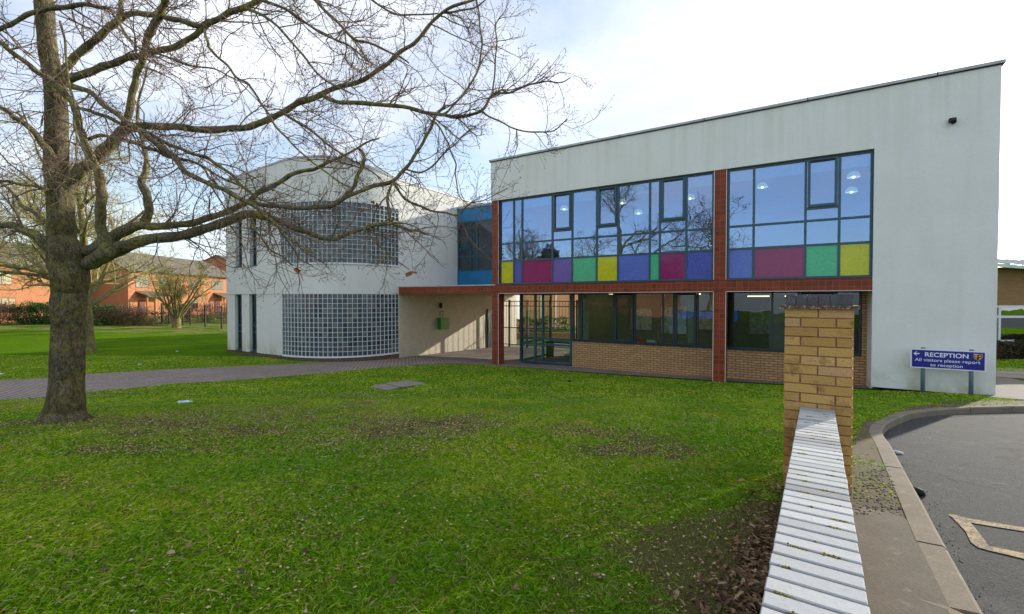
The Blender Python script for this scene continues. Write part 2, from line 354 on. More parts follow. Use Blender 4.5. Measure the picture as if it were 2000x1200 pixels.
def soil(X, Y):   # 1 = bare, littered ground
    n = .45*fb(X, Y, 1.3, 5) + .30*fb(X, Y, .40, 51) + .25*fb(X, Y, .13, 57); b = .17*np.exp(-(((X + 2.6)/3.4)**2 + ((Y - 7.4)/2.2)**2)) + .3*np.exp(-(((X + 6.5)/.8)**2 + ((Y - 6.45)/.5)**2)) + .33*np.exp(-(((X - 1.05)/.5)**2 + ((Y - 2.55)/.55)**2)) + .12*np.exp(-(((X - 1.)/2.2)**2 + ((Y - 6.)/1.)**2)) + .14*np.exp(-(((X - 1.6)/1.)**2 + ((Y - 4.6)/.7)**2)) + .10*np.exp(-(((X+3.)/1.4)**2 + ((Y-5.6)/.8)**2))
    w = gw(X, Y); b = b + .55*np.exp(-((w + .22)/.22)**2)*(Y < 3.3)*(Y > .5); b = b + .03*np.exp(-((Y - 6.8)/2.6)**2)*sst((3.2 - X)/3.) + .15*np.exp(-(((X - 3.6)/1.5)**2 + ((Y - 4.9)/.5)**2)); return np.clip((n + b - .60)/.22, 0, 1)
xs = np.concatenate([np.arange(-160, -30, 5.), np.arange(-30, -9, .5), np.arange(-9, .6, .16), np.arange(.6, 13, .06), np.arange(13, 30, 1.), np.arange(30, 161, 5.)])
ys = np.concatenate([np.arange(-60, -6, 3.), np.arange(-6, 1., .5), np.arange(1., 11., .06), np.arange(11., 40, .5), np.arange(40, 261, 5.)])
GX, GY = np.meshgrid(xs, ys); GZ = G(GX, GY)
rd = inside(road_poly, GX, GY); GZ = GZ - np.where(rd, .115, 0)
nx, ny = len(xs), len(ys); idx = np.arange(nx*ny).reshape(ny, nx)
Fq = np.stack([idx[:-1, :-1], idx[:-1, 1:], idx[1:, 1:], idx[1:, :-1]], -1).reshape(-1, 4)
tag(npmesh('ground', np.stack([GX, GY, GZ], -1).reshape(-1, 3), Fq, M['ground'], smooth=True, attr=(soil(GX, GY)*sst((16 - GY)/5.)).ravel()), 'green lawn and bare soil under everything', 'ground', kind='structure')
def strip(name, A, B, mat, dz=.012, nc=6, drop=0., nseg=None):
    """surface between polylines A and B draped on the terrain"""
    def resamp(P, n):
        P = np.array(P); s = np.r_[0, np.cumsum(np.linalg.norm(np.diff(P, axis=0), axis=1))]; t = np.linspace(0, s[-1], n)
        return np.stack([np.interp(t, s, P[:, k]) for k in range(2)], -1)
    n = nseg or 60; A = resamp(A, n); B = resamp(B, n); V = []
    for i in range(n):
        for j in range(nc+1):
            p = A[i]*(1-j/nc) + B[i]*j/nc; V.append((p[0], p[1], g1(*p) + dz - drop))
    idx = np.arange(n*(nc+1)).reshape(n, nc+1)
    Fc = np.stack([idx[:-1, :-1], idx[:-1, 1:], idx[1:, 1:], idx[1:, :-1]], -1).reshape(-1, 4)
    return npmesh(name, np.array(V), Fc, mat, smooth=True)
up = [(-400, 768), (-150, 753), (0, 744), (88, 739), (165, 732), (337, 722), (480, 716), (560, 712), (640, 708), (700, 704), (770, 698.5)]
lo = [(-400, 815), (-150, 796), (0, 783), (88, 777), (169, 767), (337, 751), (480, 742), (560, 736), (640, 729), (700, 723), (790, 716)]
pu = [gnd(*p) for p in up]; pl = [gnd(*p) for p in lo]
pu[-1] = l2w(-13.0, -.1); pl[-1] = gnd(800, 715)
tag(strip('path', pu, pl, M['paver'], .012, 8, nseg=80), 'brown block paved path curving past the big tree', 'path', kind='structure')
# covered walk along the facade and the passage under the link
ed = [gnd(800, 715), gnd(860, 712.3), gnd(905, 711.8), gnd(940, 713.5), gnd(1140, 728), gnd(1300, 738.5), gnd(1392, 744.7), gnd(1500, 750.5), gnd(1670, 759.5), gnd(1720, 762.5)]
bk = [l2w(-13.0, 12.), l2w(-11., 12.), l2w(-9, 12.), l2w(-7.4, 5.), l2w(-5.2, 2.0), l2w(-3, 2.0), l2w(-1, 2.), l2w(1, 2.), l2w(2.5, 2.), l2w(3.6, 2.)]
bk2 = [l2w(-13.0, -.1), l2w(-13, 4), l2w(-13, 8), l2w(-13, 12.)]; bk3 = [gnd(800, 715), l2w(-11, 3.), l2w(-9, 8), l2w(-7., 12.)]
strip('covered_pavement', ed, bk, M['paver'], .024, 30, nseg=50)
strip('passage_pavement', bk2, bk3, M['paver'], .018, 12, nseg=40)
for n_, l_ in (('covered_pavement', 'dark block paving running under the red tiled beam'), ('passage_pavement', 'block paving in the covered passage beside the cream tiled wall')):
    tag(bpy.data.objects[n_], l_, 'pavement', kind='structure')
# road
ro = [(x + 0, y) for x, y in kout_s]; far = [(45., y) for x, y in kout_s]
V = []; Fc = []
nA = len(kmid_s); rows = []
for i, (x, y) in enumerate(kmid_s):
    row = []
    xe = 50.
    for t in (0, .01, .02, .03, .045, .06, .08, .1, .13, .17, .22, .3, .45, .7, 1.):
        X_ = x + (xe-x)*t; row.append((X_, y, g1(X_, y) - .105))
    rows.append(row)
# the kerb bends back: build the road as a fine grid clipped by the kerb polygon instead
rx = np.concatenate([np.arange(.6, 13, .1), np.arange(13, 60, 2.)]); ry = np.concatenate([np.arange(-10, 1, .5), np.arange(1, 12, .1)])
AX, AY = np.meshgrid(rx, ry); keep = inside(offset(kin_s, KW*.35) + [(60, kin_s[-1][1]), (60, -20), (kin_s[0][0], -20)], AX, AY)
AZ = G(AX, AY) - .105; idx = np.arange(AX.size).reshape(AX.shape)
cell = keep[:-1, :-1] | keep[:-1, 1:] | keep[1:, 1:] | keep[1:, :-1]
allin = keep[:-1, :-1] & keep[:-1, 1:] & keep[1:, 1:] & keep[1:, :-1]
Fr = np.stack([idx[:-1, :-1], idx[:-1, 1:], idx[1:, 1:], idx[1:, :-1]], -1)[allin]
# snap: border cells still lie under the kerb, the soil below is at the same depth
o = npmesh('road', np.stack([AX, AY, AZ], -1).reshape(-1, 3), Fr, M['asphalt'], smooth=True); tag(o, 'worn grey asphalt of the car park', 'road', kind='structure')
# asphalt skirt that follows the kerb exactly
tag(strip('road_edge', offset(kin_s, KW*.6), offset(kin_s, KW + .16), M['asphalt'], -.101, 3, nseg=140), 'asphalt edge along the kerb', 'road', kind='structure')
# kerb stones
kb = MB(); seglen = .915; acc = 0.
def kz(x, y): return g1(x, y) + .012
pts_i, pts_o = kin_s, kout_s
L = [0.]
for i in range(1, len(kin_s)): L.append(L[-1] + (Vector(kin_s[i]) - Vector(kin_s[i-1])).length)
tot = L[-1]; kpl = lambda P_, s: tuple(np.interp(s, L, [p[k] for p in P_]) for k in range(2))
kroot = None; s0 = 0.
kb = MB(); k_i = 0
while s0 < tot - .2:
    s1 = min(s0 + seglen, tot); n = 5; jz = random.uniform(-.004, .004)
    ss_ = [s0 + .006 + (s1 - s0 - .012)*j/n for j in range(n+1)]
    b = len(kb.v)
    for s in ss_:
        a = kpl(pts_i, s); c = kpl(pts_o, s); ch = (c[0]*.85 + a[0]*.15, c[1]*.85 + a[1]*.15)
        kb.v += [(a[0], a[1], kz(*a) - .2), (a[0], a[1], kz(*a) + jz), (ch[0], ch[1], kz(*c) + jz), (c[0], c[1], kz(*c) + jz - .018), (c[0], c[1], kz(*c) - .22)]
    for j in range(n):
        for q in range(4): kb.f.append((b+j*5+q, b+j*5+q+1, b+(j+1)*5+q+1, b+(j+1)*5+q)); kb.m.append(0)
    kb.f.append((b, b+1, b+2, b+3, b+4)); kb.m.append(0); e_ = b+n*5; kb.f.append((e_+4, e_+3, e_+2, e_+1, e_)); kb.m.append(0)
    s0 = s1
tag(kb.build('kerb', M['kerb']), 'weathered concrete kerb curving round the car park corner', 'kerb', kind='structure')
# old concrete strip and worn dirt between wall and kerb
def drape(name, poly_px, mat, dz, road=False, label=None, cat=None, kind='structure', n=24):
    pts = [gnd(*p, -.105 if road else 0.) for p in poly_px]
    pts = np.array(pts); x0, y0 = pts.min(0); x1, y1 = pts.max(0)
    import bmesh
    bm = bmesh.new(); vs = [bm.verts.new((p[0], p[1], 0)) for p in pts]; f = bm.faces.new(vs)
    for ax, lo_, hi in ((0, x0, x1), (1, y0, y1)):
        for k in range(1, n):
            c = lo_ + (hi-lo_)*k/n; co = (c, 0, 0) if ax == 0 else (0, c, 0); no = (1, 0, 0) if ax == 0 else (0, 1, 0)
            bmesh.ops.bisect_plane(bm, geom=bm.verts[:] + bm.edges[:] + bm.faces[:], plane_co=co, plane_no=no)
    if f.normal.z < 0 or True: bmesh.ops.recalc_face_normals(bm, faces=bm.faces[:])
    for v in bm.verts: v.co.z = g1(v.co.x, v.co.y) + dz - (.105 if road else 0)
    bm.normal_update()
    if sum(f_.normal.z for f_ in bm.faces) < 0: bmesh.ops.reverse_faces(bm, faces=bm.faces[:])
    me = bpy.data.meshes.new(name); bm.to_mesh(me); bm.free(); me.materials.append(mat); o = link(name, me); tag(o, label, cat, kind=kind); return o
drape('concrete_strip', [(1628, 1014), (1690, 1010), (1735, 1003), (1772, 1018), (1786, 1050), (1866, 1215), (1925, 1330), (1600, 1330), (1610, 1150)], M['slab'], .010, label='old stained concrete strip between the wall and the kerb', cat='path', n=8)
drape('dirt_patch', [(1640, 960), (1655, 900), (1672, 850), (1690, 822), (1712, 823), (1700, 845), (1712, 868), (1735, 920), (1760, 985), (1774, 1020), (1735, 1003), (1690, 1012), (1650, 1030)], M['dirt'], .006, label='worn earth between the brick wall and the kerb', cat='ground', n=8)
drape('dirt_verge', [(1704, 824), (1760, 797), (1850, 786), (1935, 783), (2000, 783.5), (2100, 785), (2100, 791), (2000, 793), (1904, 795), (1837, 797.5), (1767, 804.5), (1729, 817)], M['dirt'], .006, label='sandy bare verge behind the curved kerb', cat='ground', n=8)
# far right: block paving, pavement, kerb, road strip
pvb = m_conc('grey_block', (.20, .185, .17))
drape('block_paving', [(1925, 776), (2000, 782), (2140, 792), (2140, 785), (2000, 746), (1946, 731), (1925, 725)], pvb, .010, label='grey block paving past the right end of the building', cat='paving', n=6)
def wpoly(*a): return [tuple(p) for p in a]
pv = plain('pavement_grey', (.28, .26, .23), .9)
drape('far_pavement', [(1925, 719), (2140, 726), (2140, 737), (1925, 728)], pv, .012, label='narrow tarmac footway in front of the far hedge', cat='pavement', n=4)
drape('far_kerb', [(1925, 728.5), (2140, 737.5), (2140, 750), (1925, 736)], M['cover'], .02, label='low dark kerb beyond the block paving', cat='kerb', n=4)
# yellow lines, worn
def m_yel():
    m = NM('worn_yellow_paint', .8, .2); n = m.noise(70, 4, .7)
    m.col(m.mix(m.ramp(m.math('ADD', m.math('MULTIPLY', n, .6), m.math('MULTIPLY', m.noise(9, 5, .7), .4)), [(.46, 0.), (.55, 1.)]), (.075, .068, .055), (.34, .25, .11))); m.bump(n, .4, .004); return m.mat
M['yel'] = m_yel()
mk = MB()
drape('yellow_marking', [(1851.5, 1006), (1866, 1008), (1893, 1015), (2010, 1034), (2010, 1042), (1905, 1024.5), (1896, 1023), (1914, 1045), (1932, 1069), (2010, 1085), (2010, 1096), (1928, 1077), (1910, 1072), (1896, 1061), (1886, 1040), (1862, 1015)], M['yel'], .006, road=True, label='worn yellow painted corner line on the asphalt', cat='road marking', n=8)
# ------------------------------------------------------------------ main building
RZ = -TH
GREY = (.3, .3, .3)
main = empty('school_building', (O[0], O[1], 0), RZ, 'two storey white rendered block with coloured glass panels and red tiled frame', 'building')
pt = MB(); pt.box(-8.06, 3.53, -.02, .28, 6.27, 7.74); pt.box(3.53, 5.73, -.02, .28, .32, 7.74); pt.build('front_wall', M['render'], main)
sw = MB(); sw.box(5.43, 5.73, .285, 10., .3, 7.74); sw.box(-8.06, 5.43, 9.75, 10.05, 2.76, 7.74); sw.box(-5.0, 5.42, 9.75, 10.05, .0, 2.75); sw.box(-8.06, -7.78, .3, 9.74, 3.06, 7.74); sw.build('side_wall', M['render'], main)
MB().box(-8.03, 5.7, 0., 10., 7.45, 7.6).build('roof', M['metal'], main)
cp = MB(); cp.box(-8.10, 5.77, -.05, .32, 7.74, 7.765, 1); cp.box(-8.115, 5.785, -.07, .34, 7.765, 7.83)
for k in range(1, 6): cp.box(-8.1 + k*2.55, -8.1 + k*2.55 + .02, -.074, .345, 7.762, 7.834, 1)
cp.build('coping', [M['metal'], M['dark']], main)
def column(u0, u1, z0, z1, v0=0.): MB().box(u0, u1, v0, v0 + .40, z0, z1).build('column', M['redtile'], main)
column(-8.02, -7.73, -.1, 2.737); column(-8.02, -7.73, 3.07, 6.267); column(-.16, .17, 0., 2.737); column(-.16, .17, 3.07, 6.267)
bm_ = MB(); bm_.box(-8.02, 3.528, .003, .40, 2.74, 3.065); bm_.build('beam', M['redtile'], main)
# bright metal corner trims on the tiled frame
tr = MB()
for u in (-7.731, .171, -.163): tr.box(u - .006, u + .006, -.006, .006, .1 if u > -1 else 0, 2.73)
for u in (-7.73, -.16, .17): tr.box(u - .007, u + .007, -.006, .006, 3.08, 6.26)
tr.box(-7.72, -.17, -.004, .008, 2.728, 2.742); tr.box(.18, 3.52, -.004, .008, 2.728, 2.742); tr.box(3.515, 3.529, -.024, .0, .34, 6.26)
tr.build('corner_trim', M['white'], main)
# floor slab and soffit
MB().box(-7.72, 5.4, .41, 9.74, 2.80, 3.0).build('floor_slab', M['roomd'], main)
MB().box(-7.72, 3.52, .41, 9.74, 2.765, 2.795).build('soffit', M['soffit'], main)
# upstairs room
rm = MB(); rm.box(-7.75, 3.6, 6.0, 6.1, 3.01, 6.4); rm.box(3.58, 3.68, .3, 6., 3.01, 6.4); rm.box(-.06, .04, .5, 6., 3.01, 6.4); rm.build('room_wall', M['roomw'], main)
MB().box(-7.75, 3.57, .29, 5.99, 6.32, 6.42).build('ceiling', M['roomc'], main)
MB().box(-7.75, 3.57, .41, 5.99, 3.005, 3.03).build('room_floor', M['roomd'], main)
for a_, b_ in ((-6.7, -5.5), (-5.45, -4.8), (-4.65, -3.85), (-3.78, -3.1), (-3.0, -2.1), (-2.02, -1.78), (-.9, -.22), (.26, .83), (.9, 2.05), (2.14, 2.78), (2.88, 3.46)):
    MB().box(a_, b_, .20, .22, 5.90, 6.24).build('blind', M['blind'], main)
def window(name, u0, u1, w0, w1, mull, trans, v, fmat, gmat, sashes=(), extra=(), panels=None, ptop=None, bw=.03, depth=.07, parent=None, label=None, pmat_split=None):
    f = MB()
    for i, u in enumerate([u0 + bw] + list(mull) + [u1 - bw]): f.box(u - bw, u + bw, v, v + depth, w0, w1)
    for w in [w0 + bw] + list(trans) + [w1 - bw]: f.box(u0 + bw, u1 - bw, v + .004, v + depth - .004, w - bw, w + bw)
    for (a, b, w) in extra: f.box(a + bw, b - bw, v + .004, v + depth - .004, w - bw*.9, w + bw*.9)
    fo = f.build('window', fmat, parent)
    if label: fo['label'] = label
    g = MB(); lowz = ptop if panels else w0; g.quad((u0 + bw, v + .035, lowz), (u1 - bw, v + .035, lowz), (u1 - bw, v + .035, w1 - bw), (u0 + bw, v + .035, w1 - bw))
    g.build('pane', gmat, fo)
    for (a, b, c0, c1) in sashes:
        s = MB(); t = .065; a += bw + .012; b -= bw + .012; c0 += .012 + bw*.9; c1 -= .012 + bw
        s.box(a, a + t, v - .03, v + .06, c0, c1); s.box(b - t, b, v - .03, v + .06, c0, c1)
        s.box(a + t, b - t, v - .028, v + .058, c0, c0 + t); s.box(a + t, b - t, v - .028, v + .058, c1 - t, c1)
        s.build('sash', fmat, fo)
        vt = MB(); vt.box(a + .05, b - .05, v - .045, v - .031, c1 - .055, c1 - .03); vt.build('trickle_vent', M['dark'], fo)
    if panels:
        us = [u0 + 2*bw] + [x for m_ in mull for x in (m_ - bw, m_ + bw)] + [u1 - 2*bw]
        for i, c in enumerate(panels):
            p = MB(); p.box(us[2*i], us[2*i+1], v + .02, v + .04, w0 + 2*bw, ptop - bw); po = p.build('glass_panel', M['p_'+c], fo)
            po['label'] = {'blue_c': 'blue', 'violet': 'violet blue'}.get(c, c) + ' glass panel'
    return fo
m1 = [-7.1, -6.74, -5.49, -4.72, -3.82, -3.08, -2.05, -1.74, -.95]
window('w', -7.72, -.17, 3.07, 6.265, m1, [4.61, 3.96], .09, M['frame'], M['glass'],
       sashes=[(-5.49, -4.72, 4.93, 6.265), (-3.82, -3.08, 4.93, 6.265), (-1.74, -.95, 4.93, 6.265)],
       extra=[(-5.49, -4.72, 4.93), (-3.82, -3.08, 4.93), (-1.74, -.95, 4.93)],
       panels=['yellow', 'violet', 'magenta', 'purple', 'green', 'yellow', 'blue_c', 'green', 'magenta', 'violet'], ptop=3.96, parent=main, label='wide upstairs window over ten coloured panels')
window('w', .18, 3.52, 3.07, 6.265, [.86, 2.09, 2.83], [4.61, 3.96], .09, M['frame'], M['glass'],
       sashes=[(2.09, 2.83, 4.93, 6.265)], extra=[(2.09, 2.83, 4.93)], panels=['blue_c', 'magenta', 'green', 'yellow'], ptop=3.96, parent=main, label='upstairs window over four coloured panels')
sl = MB(); sl.box(-7.72, -.17, -.02, .10, 3.068, 3.10); sl.box(.18, 3.52, -.02, .10, 3.068, 3.10); sl.build('sill', M['frame'], main)
# ground floor: buff brick dado, windows, glazed lobby, all set back one metre
RV = 1.0
dd = MB(); dd.box(-5.12, 3.53, RV, RV + .2, .0, .99); dd.box(3.42, 3.56, RV - .002, RV + .2, .99, 2.76); dd.build('brick_wall', M['ybrick'], main)
MB().box(3.53, 3.58, .285, RV + .2, .2, 2.74).build('return_wall', M['render'], main)
ml = [loc(x, 620, RV)[0] for x in (1135, 1198, 1239.5, 1294.3, 1315.5, 1362)]
window('w', -5.12, -.2, .99, 2.757, ml, [], RV + .03, M['framed'], M['glassd'], sashes=[(ml[1], ml[2], 1.0, 2.757), (ml[4], ml[5], 1.0, 2.757)], parent=main, bw=.028)
ur = loc(1508, 620, RV)[0]; ul_ = loc(1560, 620, RV)[0]
window('w', -.19, 3.41, .99, 2.757, [ur, ul_, 2.85], [], RV + .03, M['framed'], M['glassd'], sashes=[(ul_, 2.85, 1.0, 2.757)], parent=main, bw=.028)
MB().box(-5.12, 3.41, RV - .04, RV + .03, .965, .99).build('sill', M['framed'], main)
# lobby
lb = [loc(x, 640, RV)[0] for x in (1045, 1059.5)]
window('w', -7.38, -5.14, .05, 2.757, lb, [.78, 1.0], RV, M['frame'], M['glassl'], parent=main, bw=.04, label='glazed corner of the entrance lobby')
lw_ = MB(); lw_.box(-7.38, -7.31, RV + .08, RV + .15, .05, 2.757); lw_.box(-7.38, -7.31, RV + 2.6, RV + 2.7, .05, 2.757); lw_.box(-7.378, -7.312, RV + .16, RV + 2.6, .05, .13); lw_.box(-7.378, -7.312, RV + .16, RV + 2.6, .75, .81); lw_.box(-7.378, -7.312, RV + .16, RV + 2.6, 2.68, 2.75)
fo = lw_.build('lobby_frame', M['frame'], main); MB().quad((-7.345, RV + .15, .1), (-7.345, RV + 2.6, .1), (-7.345, RV + 2.6, 2.7), (-7.345, RV + .15, 2.7)).build('pane', M['glassl'], fo)
# ground floor rooms
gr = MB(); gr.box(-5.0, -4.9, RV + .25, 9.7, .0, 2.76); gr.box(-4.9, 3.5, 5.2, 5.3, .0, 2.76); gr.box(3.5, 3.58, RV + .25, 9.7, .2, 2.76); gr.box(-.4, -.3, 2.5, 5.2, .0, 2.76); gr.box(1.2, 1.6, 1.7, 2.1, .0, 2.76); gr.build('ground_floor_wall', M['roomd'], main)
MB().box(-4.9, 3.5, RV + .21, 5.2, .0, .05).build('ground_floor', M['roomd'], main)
# tables, stacked trays and pale pots seen behind the low windows
ti = MB(); ti.box(-6.9, -5.2, 2.2, 2.8, .72, .78); ti.box(-6.85, -6.75, 2.25, 2.75, .1, .72); ti.box(-5.4, -5.3, 2.25, 2.75, .1, .72)
tag(ti.build('table', M['dark']), 'black reception table inside the glazed lobby', 'table'); tb = bpy.data.objects['table']; tb.location = (O[0], O[1], 0); tb.rotation_euler = (0, 0, RZ)
fu = MB()
for (a, b, c, d_, z0, z1) in ((-4.4, -2.9, 2.0, 2.7, .72, .78), (-2.3, -.9, 2.2, 2.9, .72, .78), (.3, 1.1, 2.4, 3.1, .72, .78)): fu.box(a, b, c, d_, z0, z1)
for x_, y_ in ((-4.35, 2.05), (-2.95, 2.05), (-4.35, 2.65), (-2.95, 2.65), (-2.25, 2.25), (-.95, 2.25), (-2.25, 2.85), (-.95, 2.85)): fu.box(x_ - .03, x_ + .03, y_ - .03, y_ + .03, .05, .72)
fu.build('worktop', plain('worktop', (.35, .30, .22), .5), main)
nbm = plain('notice_board', (.42, .50, .50), .8, var=.5, scale=7)
for a, b, z0, z1 in ((-4.2, -3.3, 1.2, 2.1), (-2.9, -1.9, 1.1, 2.2), (-1.5, -.6, 1.3, 2.0), (.4, 1.1, 1.2, 2.1)): MB().box(a, b, 5.12, 5.19, z0, z1).build('notice_board', nbm, main)
bn = MB(); bn.box(-1.75, -1.2, 1.5, 1.53, 1.35, 2.0); bn.build('poster', plain('poster_pale', (.45, .58, .60), .6, var=.3, scale=9), main)
MB().box(-2.75, -2.55, 1.30, 1.42, 1.03, 1.13).build('red_box', plain('red_box', (.4, .03, .02), .5), main); MB().box(-2.45, -2.15, 1.30, 1.4, 1.03, 1.12).build('green_box', plain('green_box', (.25, .5, .38), .5), main)
MB().box(-5.0, -4.6, 1.32, 1.34, 1.02, 2.7).build('curtain', plain('curtain_green', (.22, .30, .22), .9), main); MB().box(-1.12, -.92, 1.32, 1.34, 1.02, 2.7).build('curtain', plain('curtain_green2', (.22, .30, .24), .9), main)
st = MB(); st.box(-4., -3.9, 1.8, 4.8, 2.70, 2.74); st.box(-1.4, -1.3, 1.8, 4.8, 2.70, 2.74); st.box(.5, 1.9, 2.9, 2.95, 2.60, 2.63); st.build('strip_light', m_emit('strip_light', (1., .85, .45), 1.6), main)
# pendant lamps upstairs
def lamp_geo():
    dome = MB(); n = 14; rs = [(0.02, .15), (.07, .14), (.12, .105), (.15, .05), (.16, -.01)]
    for i, (r_, z) in enumerate(rs):
        for j in range(n): a = 2*math.pi*j/n; dome.v.append((r_*math.cos(a), r_*math.sin(a), z))
    for i in range(len(rs)-1):
        for j in range(n): dome.f.append((i*n+j, i*n+(j+1) % n, (i+1)*n+(j+1) % n, (i+1)*n+j)); dome.m.append(0)
    bulb = MB(); rs = [(.0, .05), (.03, .03), (.04, .0), (.03, -.03), (.0, -.045)]
    for i, (r_, z) in enumerate(rs):
        for j in range(8): a = 2*math.pi*j/8; bulb.v.append((r_*math.cos(a), r_*math.sin(a), z))
    for i in range(4):
        for j in range(8): bulb.f.append((i*8+j, i*8+(j+1) % 8, (i+1)*8+(j+1) % 8, (i+1)*8+j)); bulb.m.append(0)
    cord = MB().tube([(0, 0, .15), (0, 0, .9)], .008, 5); return dome, bulb, cord
lampdef = [(1102, 409, 1.4, 'leftmost lit glass dome lamp behind the first opening upstairs window'), (1215, 397, 1.6, 'orange glowing dome lamp behind the window left of the reflected trunk'), (1247, 417, 2.6, 'small dome lamp lower right of the orange one behind the reflected trunk'),
           (1348, 388, 1.8, 'dome lamp in the pane just left of the red tiled column'), (1489, 366, 2.0, 'faint dome lamp in the widest pane right of the red tiled column'), (1667, 346, 1.2, 'bright dome lamp in the last upstairs pane, upper one'), (1663, 375, 2.4, 'dimmer dome lamp below the bright one in the last upstairs pane')]
for i, (px, py, v, lab) in enumerate(lampdef):
    u, w = loc(px, py, v)
    if i == 0: dm, bl, cd = lamp_geo(); meshes = None
    X_, Y_ = l2w(u, v); r_ = empty('pendant_lamp', (X_, Y_, w), 0, lab, 'lamp', 'pendant lamps in the upstairs room')
    if i == 0:
        a = dm.build('lamp_shade', M['lampg'], r_, True); b = bl.build('bulb', M['lamp'], r_, True); c = cd.build('cord', M['dark'], r_); meshes = [a, b, c]
    else:
        for q in meshes: c = q.copy(); COL.objects.link(c); c.parent = r_
# small camera / lamp on the render wall and its rust run
u, w = loc(1859, 238, -.02); cm = MB(); cm.box(-.06, .06, -.10, .0, -.02, .06); cm.tube([(0, -.08, .0), (0, -.14, -.05)], [.05, .055], 10)
ct = cm.build('security_light', M['dark']); X_, Y_ = l2w(u, -.022); ct.location = (X_, Y_, w); ct.rotation_euler = (0, 0, RZ); tag(ct, 'small dark lamp high on the white wall near the right end', 'lamp')
# ------------------------------------------------------------------ left wing with glass block drum
wing = empty('curved_wing', (O[0], O[1], 0), RZ, 'white rendered wing with a curved corner of glass blocks', 'building')
UC, RU, RVv, NEX = -16.5, 3.49, 3.28, 2.35
def arc(n, off=0.):
    raw = []
    for i in range(400):
        a = math.pi/2*i/399; c, s = max(math.cos(a), 1e-9), max(math.sin(a), 1e-9)
        raw.append((UC + (RU+off)*s**(2/NEX), -(RVv+off)*c**(2/NEX)))
    raw = np.array(raw); s = np.r_[0, np.cumsum(np.linalg.norm(np.diff(raw, axis=0), axis=1))]
    t = np.linspace(0, s[-1], n); return [(float(np.interp(q, s, raw[:, 0])), float(np.interp(q, s, raw[:, 1]))) for q in t], s[-1]
uLft = loc(443, 640, -RVv)[0]
A48, alen = arc(61)
def roofz(u, v): # parapet climbs gently toward the front corner
    t = np.clip((v + 3.28)/3.6, 0, 1); return 8.27 - .53*float(t*t*(3-2*t)) if u > UC else 8.27 - .16*min(1, (UC-u)/4.)
def wallband(mb, path, z0, z1, th=.3, m=0):
    """vertical wall following path with thickness th inward"""
    n = len(path); b = len(mb.v); inn = []
    for i, p in enumerate(path):
        a = Vector(path[max(i-1, 0)]); c = Vector(path[min(i+1, n-1)]); t = (c-a).normalized(); inn.append((p[0] - t.y*th, p[1] + t.x*th))
    for i in range(n):
        za = z0(*path[i]) if callable(z0) else z0; zb = z1(*path[i]) if callable(z1) else z1
        mb.v += [(path[i][0], path[i][1], za), (path[i][0], path[i][1], zb), (inn[i][0], inn[i][1], zb), (inn[i][0], inn[i][1], za)]
    for i in range(n-1):
        for q in range(4): mb.f.append((b+i*4+q, b+(i+1)*4+q, b+(i+1)*4+(q+1) % 4, b+i*4+(q+1) % 4)); mb.m.append(m)
    mb.f.append((b, b+1, b+2, b+3)); mb.m.append(m); mb.f.append((b+(n-1)*4+3, b+(n-1)*4+2, b+(n-1)*4+1, b+(n-1)*4)); mb.m.append(m)
ZL, ZT, ZS, ZH = .10, 2.74, 3.95, 6.50
ww = MB()
full = [(uLft, -RVv), (uLft + 1.5, -RVv)] + A48 + [(-13.01, 2.), (-13.01, 4.1)]
arcp = A48 + [(-13.01, .0001)]
wallband(ww, A48, ZT, ZS, .3)                                    # spandrel between the block windows
wallband(ww, A48, ZH, roofz, .3)
wallband(ww, [(-13.01, .002), (-13.01, 2.), (-13.01, 4.1), (-13.01, 10.)], 2.745, lambda u, v: 7.74, .3)
# flat left face with slits: columns between openings
sl_lo = [(loc(457.7, 620, -RVv)[0], loc(471, 620, -RVv)[0]), (loc(485.7, 620, -RVv)[0], loc(499.7, 620, -RVv)[0])]
sl_up = [(loc(460, 480, -RVv)[0], loc(472.5, 480, -RVv)[0]), (loc(487.5, 480, -RVv)[0], loc(501, 480, -RVv)[0])]
eu = UC - .0
def fface(z0, z1, holes, v0):
    u = uLft
    for a, b in holes: ww.box(u, a, v0, -RVv + .3, z0, z1); u = b
    ww.box(u, eu, v0, -RVv + .3, z0, z1)
fface(.12, ZT, sl_lo, -RVv + .03)
zu0, zu1 = loc(465, 521, -RVv)[1], loc(465, 431, -RVv)[1]
ww.box(uLft - .002, eu, -RVv - .0, -RVv + .3, ZT + .002, zu0); 
u = uLft
for a, b in sl_up: ww.box(u, a, -RVv, -RVv + .3, zu0, zu1); u = b
ww.box(u, eu, -RVv, -RVv + .3, zu0, zu1)
wallband(ww, [(uLft, -RVv), (uLft + 1.5, -RVv), (eu, -RVv)], zu1, roofz, .3)
ww.box(uLft, uLft + .3, -RVv + .3, 9., .1, 8.1)
ww.build('wall', M['render_wing'], wing)
rf = MB(); rf.prism([(uLft + .1, -RVv + .1), (eu, -RVv + .1)] + [(p[0] - .1, p[1] + .1) for p in A48[5::6]] + [(-13.1, 9.9), (uLft + .1, 9.9)], 7.3, 7.5); rf.build('roof', M['metal'], wing)
cpw = MB(); wallband(cpw, [(uLft - .03, -RVv - .03), (uLft + 1.5, -RVv - .03)] + [(p[0] + .02, p[1] - .03) for p in A48], roofz, lambda u, v: roofz(u, v) + .07, .36)
wallband(cpw, [(-12.98, .02), (-12.98, 4.12), (-12.98, 10.)], 7.74, 7.81, .36); cpw.build('coping', M['metal'], wing)
pn = MB(); wallband(pn, [(uLft - .02, -RVv - .02), (uLft + 1.5, -RVv - .02)] + [(p[0] + .02, p[1] - .02) for p in A48], -.3, .10, .4); pn.build('plinth', M['dbrick'], wing)
